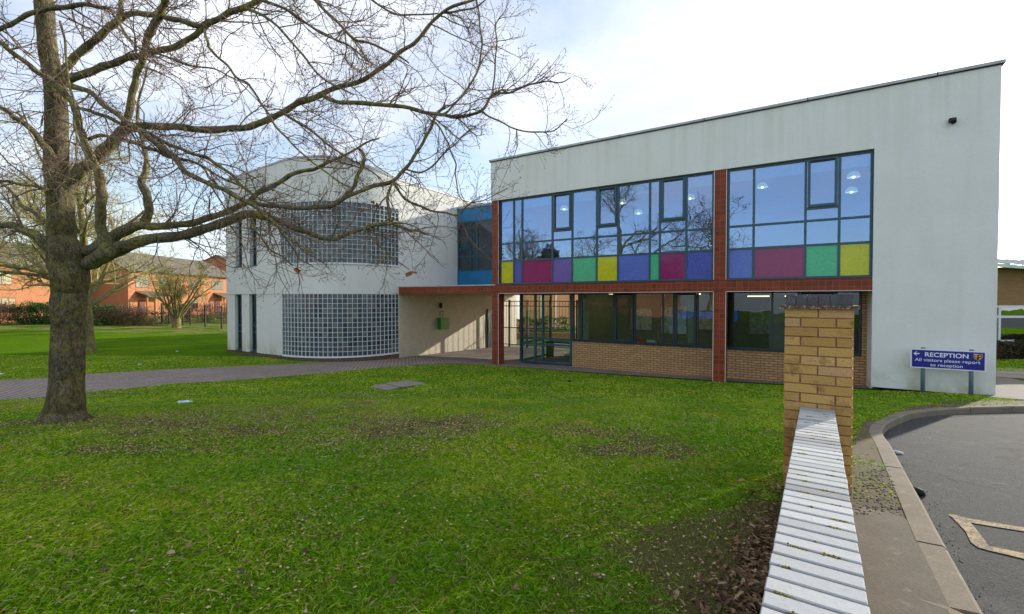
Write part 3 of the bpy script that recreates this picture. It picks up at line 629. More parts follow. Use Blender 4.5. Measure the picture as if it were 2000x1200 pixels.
# slit windows
for (a, b), (z0, z1) in zip(sl_lo + sl_up, [(.15, ZT)]*2 + [(zu0, zu1)]*2):
    f = MB(); v = -RVv + .16; f.box(a, a + .07, v, v + .06, z0, z1); f.box(b - .05, b, v, v + .06, z0, z1)
    for w in (z0 + .03, z0 + (z1-z0)*.33, z0 + (z1-z0)*.45, z1 - .03): f.box(a + .07, b - .05, v + .004, v + .056, w - .03, w + .03)
    f.box(a - .0, b + .0, -RVv - .03, v - .002, z0 - .03, z0 + .0); fo = f.build('window', M['frame'], wing)
    MB().quad((a, v + .03, z0), (b, v + .03, z0), (b, v + .03, z1), (a, v + .03, z1)).build('pane', M['glassd'], fo)
MB().box(uLft + .31, UC + 1., -RVv + 1.6, -RVv + 1.7, .1, 7.2).build('inner_wall', M['roomd'], wing)
# glass blocks
def m_block():
    m = NM('glass_block', .12, .6); u = m.n.new('ShaderNodeUVMap'); v = m.isl()
    c = m.ramp(v, [(0., (.028, .05, .062)), (.35, (.05, .085, .10)), (.7, (.085, .10, .105)), (1., (.15, .17, .15))])
    m.col(c); m.bump(m.noise(14, 3), .25, .02); return m.mat
M['block'] = m_block(); M['joint'] = plain('block_joint', (.62, .66, .70), .6, .3, var=.05)
NB = 28
def blockwin(z0, z1, rowsn, lab):
    pth, _ = arc(NB + 1); f = MB(); g = MB(); dep = .07
    nr = []
    for i in range(NB + 1):
        a = Vector(pth[max(i-1, 0)]); c = Vector(pth[min(i+1, NB)]); t = (c-a).normalized(); nr.append((t, Vector((-t.y, t.x))))
    for i in range(NB + 1):
        t, n_ = nr[i]; p = Vector(pth[i]); hw = .010
        f.obox(p + n_*dep*.5, t, n_, hw, dep*.5, z0, z1)
    for k in range(rowsn + 1):
        z = z0 + (z1-z0)*k/rowsn; q = [tuple(Vector(p) + nr[i][1]*.004) for i, p in enumerate(pth)]; wallband(f, q, z - .010, z + .010, dep - .008)
    for i in range(NB):
        a, b = Vector(pth[i]), Vector(pth[i+1]); na, nb_ = nr[i][1], nr[i+1][1]
        for k in range(rowsn):
            za, zb = z0 + (z1-z0)*k/rowsn, z0 + (z1-z0)*(k+1)/rowsn; zm = (za+zb)/2; hm = (zb-za)/2 - .03
            m_ = (a+b)/2 + (na+nb_)*.5*.028; A_, B_ = a + na*.045, b + nb_*.045; cI = [A_*.85 + B_*.15 - na*.015, A_*.15 + B_*.85 - na*.015]
            n0 = len(g.v)
            g.v += [(A_.x, A_.y, za), (B_.x, B_.y, za), (B_.x, B_.y, zb), (A_.x, A_.y, zb), (cI[0].x, cI[0].y, zm - hm), (cI[1].x, cI[1].y, zm - hm), (cI[1].x, cI[1].y, zm + hm), (cI[0].x, cI[0].y, zm + hm)]
            for q in ((4, 5, 6, 7), (0, 1, 5, 4), (1, 2, 6, 5), (2, 3, 7, 6), (3, 0, 4, 7)): g.f.append(tuple(n0 + x for x in q)); g.m.append(0)
    fo = f.build('glass_block_window', M['joint'], wing); fo['label'] = lab; g.build('glass_blocks', M['block'], fo)
    s = MB(); wallband(s, [(p[0] + .03, p[1] - .03) for p in pth], z0 - .055, z0 - .012, .2); s.build('sill', M['white'], fo)
blockwin(ZL + .07, ZT - .01, 13, 'curved ground floor wall of glass blocks')
blockwin(ZS + .05, ZH - .01, 13, 'curved upstairs wall of glass blocks')
# ------------------------------------------------------------------ link over the passage, canopy, tiled wall
lk = empty('link_bridge', (O[0], O[1], 0), RZ, 'blue panelled first floor link with red tiled canopy over the passage', 'building')
cb = MB(); cb.box(-13.0, -8.025, .003, .4, 2.74, 3.04); cb.build('canopy_fascia', M['redtile'], lk)
fl = MB(); fl.box(-13.02, -7.86, -.03, .42, 3.04, 3.085); fl.build('flashing', M['metal'], lk)
MB().box(-13.0, -8.07, .41, 9.8, 2.765, 2.80).build('soffit', M['soffit'], lk)
MB().box(-13.0, -8.07, .41, 4.1, 2.81, 3.0).build('canopy_roof', M['metal'], lk)
LV = 4.1; zb0 = 2.85; zb1 = loc(900, 531, LV)[1]; zh = loc(900, 434.5, LV)[1]; ztp = loc(900, 408.5, LV)[1]; zt2 = loc(900, 503, LV)[1]
MB().box(-13.0, -8.07, LV, LV + .15, zb0, zb1).build('blue_panel', M['blue'], lk); MB().box(-13.0, -8.07, LV, LV + .15, zh, ztp).build('blue_panel', M['blue'], lk)
MB().box(-13.0, -8.07, LV - .04, LV + .3, ztp, ztp + .12).build('coping', M['metal'], lk)
ms_ = [loc(x, 480, LV)[0] for x in (919, 931)]
window('w', -13.0, -8.07, zb1, zh, ms_ + [-9.2], [zt2], LV + .02, M['frame'], M['glassd'], sashes=[(-13.0, ms_[0], loc(900, 490, LV)[1], zh)], extra=[(-13.0, ms_[0], loc(900, 490, LV)[1])], parent=lk, bw=.045)
bx = MB(); bx.box(-13.0, -8.07, 9.6, 9.8, 2.81, 7.2); bx.box(-13.0, -8.07, LV + .2, 9.6, 7.0, 7.15); bx.box(-13., -8.07, LV + .2, 9.6, 2.81, 2.9); bx.build('inner_wall', M['roomw'], lk)
tw = MB(); tw.box(-13.3, -13.01, .0, 10., -.5, 2.74); tw.build('tiled_wall', M['creamtile'], lk)
# door at the end of the tiled wall
v0, _ = locu(951, 640, -13.0); dr = MB(); dr.box(-13.0, -12.94, v0, v0 + 1.0, -.3, 1.97); do = dr.build('door', M['framed'], lk)
MB().tube([(-12.90, v0 + .1, .6), (-12.90, v0 + .1, 1.4)], .02, 6).build('handle', M['metal'], do)
sg = MB(); sg.box(-12.938, -12.93, v0 + .42, v0 + .78, 1.25, 1.72); sg.build('door_sign', plain('sign_blue_dark', (.03, .03, .3), .4), do)
# defibrillator cabinet, sign and lamp on the tiled wall
def onwall(name, x0, x1, y0, y1, dep, mat, lab, cat):
    va, wb = locu(x0, (y0+y1)/2, -13.0)[0], locu(x0, y1, -13.0)[1]; vb = locu(x1, (y0+y1)/2, -13.0)[0]; wt = locu((x0+x1)/2, y0, -13.0)[1]; wb = locu((x0+x1)/2, y1, -13.0)[1]
    r_ = empty(name, (*l2w(-13.008, (va+vb)/2), wb), RZ, lab, cat); return r_, (vb-va)/2, wt - wb
r_, hv, hh = onwall('defibrillator_cabinet', 854.4, 872, 620.7, 643.3, .2, None, 'green metal defibrillator cabinet on the cream tiled wall', 'cabinet')
gm = plain('green_paint', (.012, .22, .012), .35, .5); gwm = plain('pale_green', (.45, .75, .5), .5)
b = MB(); b.box(0, .18, -hv, hv, 0, hh); b.build('case', gm, r_); MB().box(.181, .2, -hv + .03, hv - .03, .04, hh - .04).build('door', gm, r_)
k = MB(); hx = [(.55*math.cos(a)*.1, .07*math.sin(a)*1.) for a in ()]; k.box(.201, .206, -.05, .05, hh*.62, hh*.65); k.box(.201, .206, -.05, -.03, hh*.5, hh*.65); k.box(.201, .206, .0, .02, hh*.45, hh*.62); k.build('emblem', gwm, r_)
r_, hv, hh = onwall('first_aid_sign', 858.3, 866, 608, 616.7, .02, None, 'small green and white sign above the green cabinet', 'sign')
MB().box(0, .02, -hv, hv, 0, hh).build('plate', gm, r_); k = MB(); k.box(.021, .025, -hv*.3, hv*.3, hh*.3, hh*.72); k.build('symbol', gwm, r_)
r_, hv, hh = onwall('wall_lamp', 856, 862, 592, 602, .1, None, 'black cylinder lamp on the tiled wall above the green signs', 'lamp')
MB().tube([(.08, 0, 0), (.08, 0, hh)], .07, 12).build('lamp_body', M['dark'], r_, True); MB().box(0, .04, -.03, .03, hh*.3, hh*.7).build('bracket', M['dark'], r_)
# gate across the passage
gt = empty('railing_gate', (*l2w(-12.95, 7.9), -.25), RZ, 'black metal railing gate across the covered passage', 'gate')
ends = 5.2
for u in (.0, .75, 1.95, 3.4, 5.0): MB().box(u - .05, u + .05, -.05, .05, 0, 2.72).build('post', M['dark'], gt)
for z in (.12, 1.1, 2.35, 2.62): 
    MB().box(.052, ends, -.018, .018, z, z + .045).build('rail', M['dark'], gt)
br = MB()
k = 0
for i in range(1, 56):
    u = i*.09
    if min(abs(u - q) for q in (.0, .75, 1.95, 3.4, 5.0)) < .06: continue
    br.tube([(u, 0, .14), (u, 0, 2.63 if i % 2 == 0 else 1.12)], .009, 6)
br.build('bars', M['dark'], gt)
# ------------------------------------------------------------------ reception sign
SV = -.35
ua, wa = loc(1778, 700, SV); ub, wb = loc(1926, 706, SV); zt = loc(1852, 684, SV)[1]; zb = loc(1852, 722.3, SV)[1]
sg = empty('reception_sign', (*l2w((ua+ub)/2, SV), 0), RZ, 'blue reception sign with white lettering on two grey posts', 'sign')
hw = (ub-ua)/2; navy = plain('sign_navy', (.008, .008, .24), .35, .5, var=.05); wm = plain('sign_white', (.78, .80, .85), .4, var=.02)
MB().box(-hw, hw, -.012, .012, zb, zt).build('border', wm, sg); MB().box(-hw + .025, hw - .025, -.016, -.0121, zb + .025, zt - .025).build('board', navy, sg)
for px in (1804, 1899):
    u = loc(px, 700, SV)[0] - (ua+ub)/2; MB().tube([(u, .055, g1(*l2w(u + (ua+ub)/2, SV)) - .2), (u, .055, zt + .03)], .041, 14).build('post', plain('post_grey', (.11, .17, .20), .45, .5), sg, True)
def text(body, size, x, z, mat, parent, sx=1., y=-.0165, align='CENTER', name='lettering', ext=.0008, off=.0):
    cu = bpy.data.curves.new(name, 'FONT'); cu.body = body; cu.size = size; cu.align_x = align; cu.extrude = ext; cu.offset = off
    o = bpy.data.objects.new(name, cu); COL.objects.link(o); bpy.context.view_layer.update()
    me = bpy.data.meshes.new_from_object(o.evaluated_get(bpy.context.evaluated_depsgraph_get())); bpy.data.objects.remove(o)
    me.materials.clear(); me.materials.append(mat); n = link(name, me, parent); n.location = (x, y, z); n.rotation_euler = (math.pi/2, 0, 0); n.scale = (sx, 1, 1); return n
H_ = zt - zb; W_ = 2*hw
t1_ = text('RECEPTION', H_*.31, -W_*.02, zb + H_*.62, wm, sg, 1.12, off=.003)
t2_ = text('All visitors please report', H_*.22, 0, zb + H_*.37, wm, sg, 1.2, off=.0006)
t3_ = text('to reception', H_*.22, 0, zb + H_*.13, wm, sg, 1.2, off=.0006)
for o_, f_, c_ in ((t1_, .575, -.012), (t2_, .865, -.006), (t3_, .43, -.012)):
    xs_ = [v.co.x for v in o_.data.vertices]; w0_ = max(xs_) - min(xs_); o_.scale.x = f_*W_/w0_; o_.location.x = c_*W_ - (max(xs_) + min(xs_))/2*o_.scale.x
ar = MB(); ax, az = -W_*.42, zb + H_*.75; s_ = H_*.10
ar.prism([(0, 0)]*0 or [(ax - s_*1.15, az), (ax - s_*.1, az + s_), (ax + s_*.35, az + s_), (ax - s_*.35, az + s_*.25), (ax + s_*1.3, az + s_*.25), (ax + s_*1.3, az - s_*.25), (ax - s_*.35, az - s_*.25), (ax + s_*.35, az - s_), (ax - s_*.1, az - s_)], .0162, .018)
ar.v = [(x, -z, y) for x, y, z in ar.v]; ar.build('arrow', wm, sg)
# shield crest
cx, cz, cs = W_*.395, zb + H_*.72, H_*.16
def shield(k, a0, a1, y, mat, nm):
    pts = []
    for t in np.linspace(0, 1, 15):
        x = (-1 + 2*t)
        pts.append((x, .95 if True else 0))
    out = [(-1, .95), (1, .95), (1, .1), (.85, -.45), (.5, -.85), (0, -1.1), (-.5, -.85), (-.85, -.45), (-1, .1)]
    out = [(max(a0, min(a1, x)), z) for x, z in out]
    b = MB(); b.prism([(cx + x*cs*k, cz + z*cs*k) for x, z in out][::-1], y, y + .0006); b.v = [(x, -z, y_) for x, y_, z in b.v]; b.build(nm, mat, sg)
shield(1.0, -1, 1, .0161, plain('crest_gold', (.62, .42, .08), .5), 'crest'); shield(.86, -1, 0, .0168, plain('crest_black', (.01, .01, .01), .5), 'crest_field'); shield(.86, 0, 1, .0168, plain('crest_red', (.22, .02, .015), .5), 'crest_field')
k = MB(); yl = plain('crest_yellow', (.75, .55, .05), .5); k.box(cx - cs*.52, cx - cs*.36, -.0182, -.0176, cz - cs*.6, cz + cs*.6); k.box(cx - cs*.8, cx - cs*.08, -.0184, -.0175, cz - cs*.1, cz + cs*.12); k.build('cross', yl, sg)
k = MB(); k.box(cx + cs*.3, cx + cs*.55, -.0184, -.0176, cz - cs*.55, cz - cs*.3); k.build('charge', wm, sg); k = MB(); k.box(cx - cs*.8, cx + cs*.0, -.0184, -.0176, cz + cs*.62, cz + cs*.8); k.build('charge', wm, sg)
k = MB(); k.box(cx + cs*.25, cx + cs*.6, -.0184, -.0176, cz + cs*.1, cz + cs*.5); k.build('charge', yl, sg)
# ------------------------------------------------------------------ garden wall and pier
def gpos(Y): return (gx*Y + .002, Y)
def ctop(Y): return EZ - (.765 + (Y - 1.106)*.0364)
wl = empty('garden_wall', (0, 0, 0), 0, 'low brick wall with pale brick on edge coping in the foreground', 'wall')
Yend = 3.545; bw_ = MB()
c0, c1 = gpos(-2.5), gpos(Yend); cc = ((c0[0]+c1[0])/2, (c0[1]+c1[1])/2); hl = math.hypot(c1[0]-c0[0], c1[1]-c0[1])/2
slope = (ctop(Yend) - ctop(-2.5))/2
bw_.obox(cc, gp, gd, .1075, hl, EZ - 2.3, (ctop(-2.5)+ctop(Yend))/2 - .16, dz=slope); bw_.build('wall_body', M['ybrick'], wl)
ct = MB(); ct.obox(cc, gp, gd, .128, hl, (ctop(-2.5)+ctop(Yend))/2 - .155, (ctop(-2.5)+ctop(Yend))/2 - .128, dz=slope); ct.build('creasing_tiles', plain('creasing', (.34, .17, .12), .85, var=.35, scale=14), wl)
mo = MB(); mo.obox(cc, gp, gd, .104, hl, (ctop(-2.5)+ctop(Yend))/2 - .127, (ctop(-2.5)+ctop(Yend))/2 - .008, dz=slope)
def m_mort():
    m = NM('coping_mortar', .95, .05); m.col(m.mix(m.ramp(m.noise(30, 4), [(.5, 0.), (.6, 1.)]), (.035, .032, .028), (.12, .11, .04))); return m.mat
M['mortar'] = m_mort(); mo.build('mortar', M['mortar'], wl)
cbk = MB(); s = 0.; pitch = .0765; n = int(hl*2/pitch)
for i in range(n):
    t = (i + .5)/n; c = (c0[0] + (c1[0]-c0[0])*t, c0[1] + (c1[1]-c0[1])*t); z = ctop(c[1]) + random.uniform(-.001, .001)
    jj = random.uniform(-.0012, .0012); c = (c[0] + gp[0]*jj, c[1] + gp[1]*jj); hx, hy = .1115 + random.uniform(-.001, .001), .0322
    b = len(cbk.v); r_ = .003; a_ = random.uniform(-.003, .003); ax_ = (gp[0]*math.cos(a_) + gd[0]*math.sin(a_), gp[1]*math.cos(a_) + gd[1]*math.sin(a_))
    for (zz, ins) in ((z - .115, 0), (z - r_, 0), (z, r_)):
        for sx, sy in ((-1,-1),(1,-1),(1,1),(-1,1)):
            cbk.v.append((c[0] + ax_[0]*(hx-ins)*sx + gd[0]*(hy-ins)*sy, c[1] + ax_[1]*(hx-ins)*sx + gd[1]*(hy-ins)*sy, zz - .0364*hy*sy))
    for L_ in (0, 1):
        for q in range(4): cbk.f.append((b+L_*4+q, b+L_*4+(q+1) % 4, b+(L_+1)*4+(q+1) % 4, b+(L_+1)*4+q)); cbk.m.append(0)
    cbk.f.append((b+8, b+9, b+10, b+11)); cbk.m.append(0)
def m_cop():
    m = NM('coping_bricks', .9, .1); a = m.ramp(m.isl(), [(0., (.26, .265, .27)), (.35, (.40, .41, .42)), (1., (.50, .505, .50))])
    n = m.noise(45, 5, .7); a = m.mix(m.math('MULTIPLY', m.ramp(n, [(.52, 0.), (.7, 1.)]), .35), a, (.26, .25, .20))
    a = m.mix(m.math('MULTIPLY', m.ramp(m.noise(6, 4), [(.55, 0.), (.7, 1.)]), .3), a, (.36, .35, .28)); m.col(a); m.bump(n, .4, .004); return m.mat
cbk.build('coping_bricks', m_cop(), wl)
mv = []
for k in range(60):
    i = random.randint(int(n*.5), n-1); t = i/n; c = (c0[0] + (c1[0]-c0[0])*t, c0[1] + (c1[1]-c0[1])*t); a0 = random.uniform(-.1, .09); ln_ = random.uniform(.01, .05)
    for q in range(int(ln_*700)):
        s_ = a0 + random.uniform(0, ln_); j_ = random.gauss(0, .004); mv.append((c[0] + gp[0]*s_ + gd[0]*j_, c[1] + gp[1]*s_ + gd[1]*j_, ctop(c[1]) - .004 + random.uniform(0, .004)))
MOSS = np.array(mv)
# pier
pc = gpos(Yend + .0); ph = .224; pcen = (pc[0] + gd[0]*ph, pc[1] + gd[1]*ph)
pier = empty('brick_pier', (pcen[0], pcen[1], 0), math.atan2(gp[1], gp[0]), 'square buff brick pier with dark brick cap at the wall end', 'pier')
ztop = EZ - .075; zbot = g1(*pcen) - .1
MB().box(-ph + .008, ph - .008, -ph + .008, ph - .008, zbot, ztop - .005).build('mortar', plain('red_mortar', (.34, .15, .09), .95, var=.3, scale=20), pier)
pb = MB(); ch = .0745; z = ztop - .003; row = 0
def pbrick(x0, x1, y0, y1, z0, z1):
    j = random.uniform(-.0015, .0015); pb.box(x0, x1, y0 + j, y1 + j, z0 + random.uniform(-.001, .001), z1)
while z > zbot:
    z0, z1 = z - ch + .0095, z; w = ph
    if row % 2 == 0: xs_ = [(-w, -.005), (.005, w)]
    else: xs_ = [(-w, -w + .103), (-w + .115, w - .115), (w - .103, w)] if row % 4 == 1 else [(-w, -w + .103), (-w + .115, w - .113), (w - .103, w)]
    for a, b in xs_: pbrick(a, b, -ph, -ph + .1, z0, z1); pbrick(a, b, ph - .1, ph, z0, z1)
    ys_ = [(-ph + .11, ph - .11)] if row % 2 == 0 else [(-ph + .0 + .11, -.005), (.005, ph - .11)]
    for a, b in ys_: pb.box(-ph, -ph + .1, a, b, z0, z1); pb.box(ph - .1, ph, a, b, z0, z1)
    z -= ch; row += 1
def m_pb():
    m = NM('pier_brick', .9, .15); a = m.ramp(m.isl(), [(0., (.46, .27, .085)), (.4, (.58, .36, .12)), (.8, (.64, .41, .15)), (1., (.56, .34, .18))])
    n = m.noise(120, 4, .8); a = m.mix(m.math('MULTIPLY', m.ramp(n, [(.36, 1.), (.46, 0.)]), .75), a, (.10, .07, .035))
    n2 = m.noise(7, 5, .7); a = m.mix(m.math('MULTIPLY', m.ramp(n2, [(.54, 0.), (.68, 1.)]), .6), a, (.11, .085, .04))
    a = m.mix(m.math('MULTIPLY', m.ramp(m.noise(11, 5, .7), [(.66, 0.), (.72, 1.)]), .5), a, (.5, .47, .40))
    m.col(a); m.bump(n, .6, .005); return m.mat
pb.build('bricks', m_pb(), pier)
cr = MB(); w = .258
for i in range(2): cr.box(-w + .0, w, -w, w, ztop - .002 + i*.014, ztop + .010 + i*.014)
def m_crease():
    m = NM('creasing_weathered', .9, .1); n = m.noise(50, 5, .7); m.col(m.mix(m.ramp(n, [(.52, 0.), (.62, 1.)]), (.15, .085, .06), (.42, .38, .33))); return m.mat
cr.build('creasing_tiles', m_crease(), pier)
cpb = MB(); nb_ = 6; cw = .222
for rowi, (y0, y1) in enumerate(((-cw, -.004), (.004, cw))):
    for i in range(nb_):
        x0 = -cw + 2*cw*i/nb_ + .004; x1 = -cw + 2*cw*(i+1)/nb_ - .004; cpb.box(x0, x1, y0, y1, ztop + .026, EZ + .036 + random.uniform(-.002, .002))
def m_eng():
    m = NM('engineering_brick', .35, .5); p = m.isl(); a = m.ramp(p, [(0., (.035, .045, .065)), (.5, (.05, .055, .07)), (1., (.065, .045, .065))])
    a = m.mix(m.math('MULTIPLY', m.ramp(m.noise(16, 5, .6), [(.5, 0.), (.7, 1.)]), .5), a, (.15, .17, .20)); m.col(a); m.bump(m.noise(60, 3), .4, .004); return m.mat
cpb.build('cap_bricks', m_eng(), pier); MB().box(-cw + .006, cw - .006, -cw + .006, cw - .006, ztop + .025, EZ + .026).build('cap_mortar', plain('cap_mortar', (.14, .12, .09), .95, var=.4, scale=40), pier)
# ------------------------------------------------------------------ tree tools (vectorised)
def nrm(a): return a/np.maximum(np.linalg.norm(a, axis=-1, keepdims=True), 1e-9)
def tubes(paths, rad, n=3):
    N, K, _ = paths.shape; t = np.empty_like(paths); t[:, 1:-1] = paths[:, 2:] - paths[:, :-2]; t[:, 0] = paths[:, 1] - paths[:, 0]; t[:, -1] = paths[:, -1] - paths[:, -2]; t = nrm(t)
    ref = np.where(np.abs(t[:, :1, 2:3]) > .9, np.array([1., 0, 0]), np.array([0, 0, 1.])); s = nrm(np.cross(t, np.broadcast_to(ref, t.shape))); w = np.cross(t, s)
    a = np.arange(n)*2*np.pi/n; V = paths[:, :, None] + rad[:, :, None, None]*(s[:, :, None]*np.cos(a)[None, None, :, None] + w[:, :, None]*np.sin(a)[None, None, :, None])
    idx = np.arange(N*K*n).reshape(N, K, n); i2 = np.roll(idx, -1, 2)
    Fc = np.stack([idx[:, :-1], i2[:, :-1], i2[:, 1:], idx[:, 1:]], -1).reshape(-1, 4); return V.reshape(-1, 3), Fc
def grow(p, d, L, K, wander=.25, droop=0., upturn=0.):
    N = len(p); out = np.empty((N, K, 3)); out[:, 0] = p; d = nrm(d.copy()); st = L[:, None]/(K-1)
    for k in range(1, K):
        f = k/(K-1); d = nrm(d + rng.normal(0, wander, (N, 3)) + np.array([0, 0, -droop*(1-f) + upturn*f])); out[:, k] = out[:, k-1] + d*st
    return out
def spawn(paths, per, t0=.1, t1=1., ang=(35, 70), flat=1.):
    """children positions / directions along parent polylines"""
    N, K, _ = paths.shape; ids = np.repeat(np.arange(N), per); M_ = len(ids); t = rng.uniform(t0, t1, M_)*(K-1); i = np.minimum(t.astype(int), K-2); f = (t - i)[:, None]
    a, b = paths[ids, i], paths[ids, i+1]; p = a*(1-f) + b*f; tg = nrm(b - a); r_ = rng.normal(0, 1, (M_, 3)); r_[:, 2] *= flat; r_ = nrm(r_ - tg*np.sum(r_*tg, -1, keepdims=True))
    an = np.radians(rng.uniform(*ang, M_))[:, None]; return p, nrm(tg*np.cos(an) + r_*np.sin(an)), ids, t/(K-1)
def join(parts):
    V = []; Fs = []; o = 0
    for v, f in parts: V.append(v); Fs.append(f + o); o += len(v)
    return np.concatenate(V), np.concatenate(Fs)
def cat_spline(pts, n=6):
    q = [pts[0]] + list(pts) + [pts[-1]]; out = []
    for i in range(1, len(q)-2):
        for j in range(n):
            t = j/n; out.append([.5*((2*q[i][k]) + (-q[i-1][k]+q[i+1][k])*t + (2*q[i-1][k]-5*q[i][k]+4*q[i+1][k]-q[i+2][k])*t*t + (-q[i-1][k]+3*q[i][k]-3*q[i+1][k]+q[i+2][k])*t**3) for k in range(len(pts[0]))])
    out.append(list(pts[-1])); return out
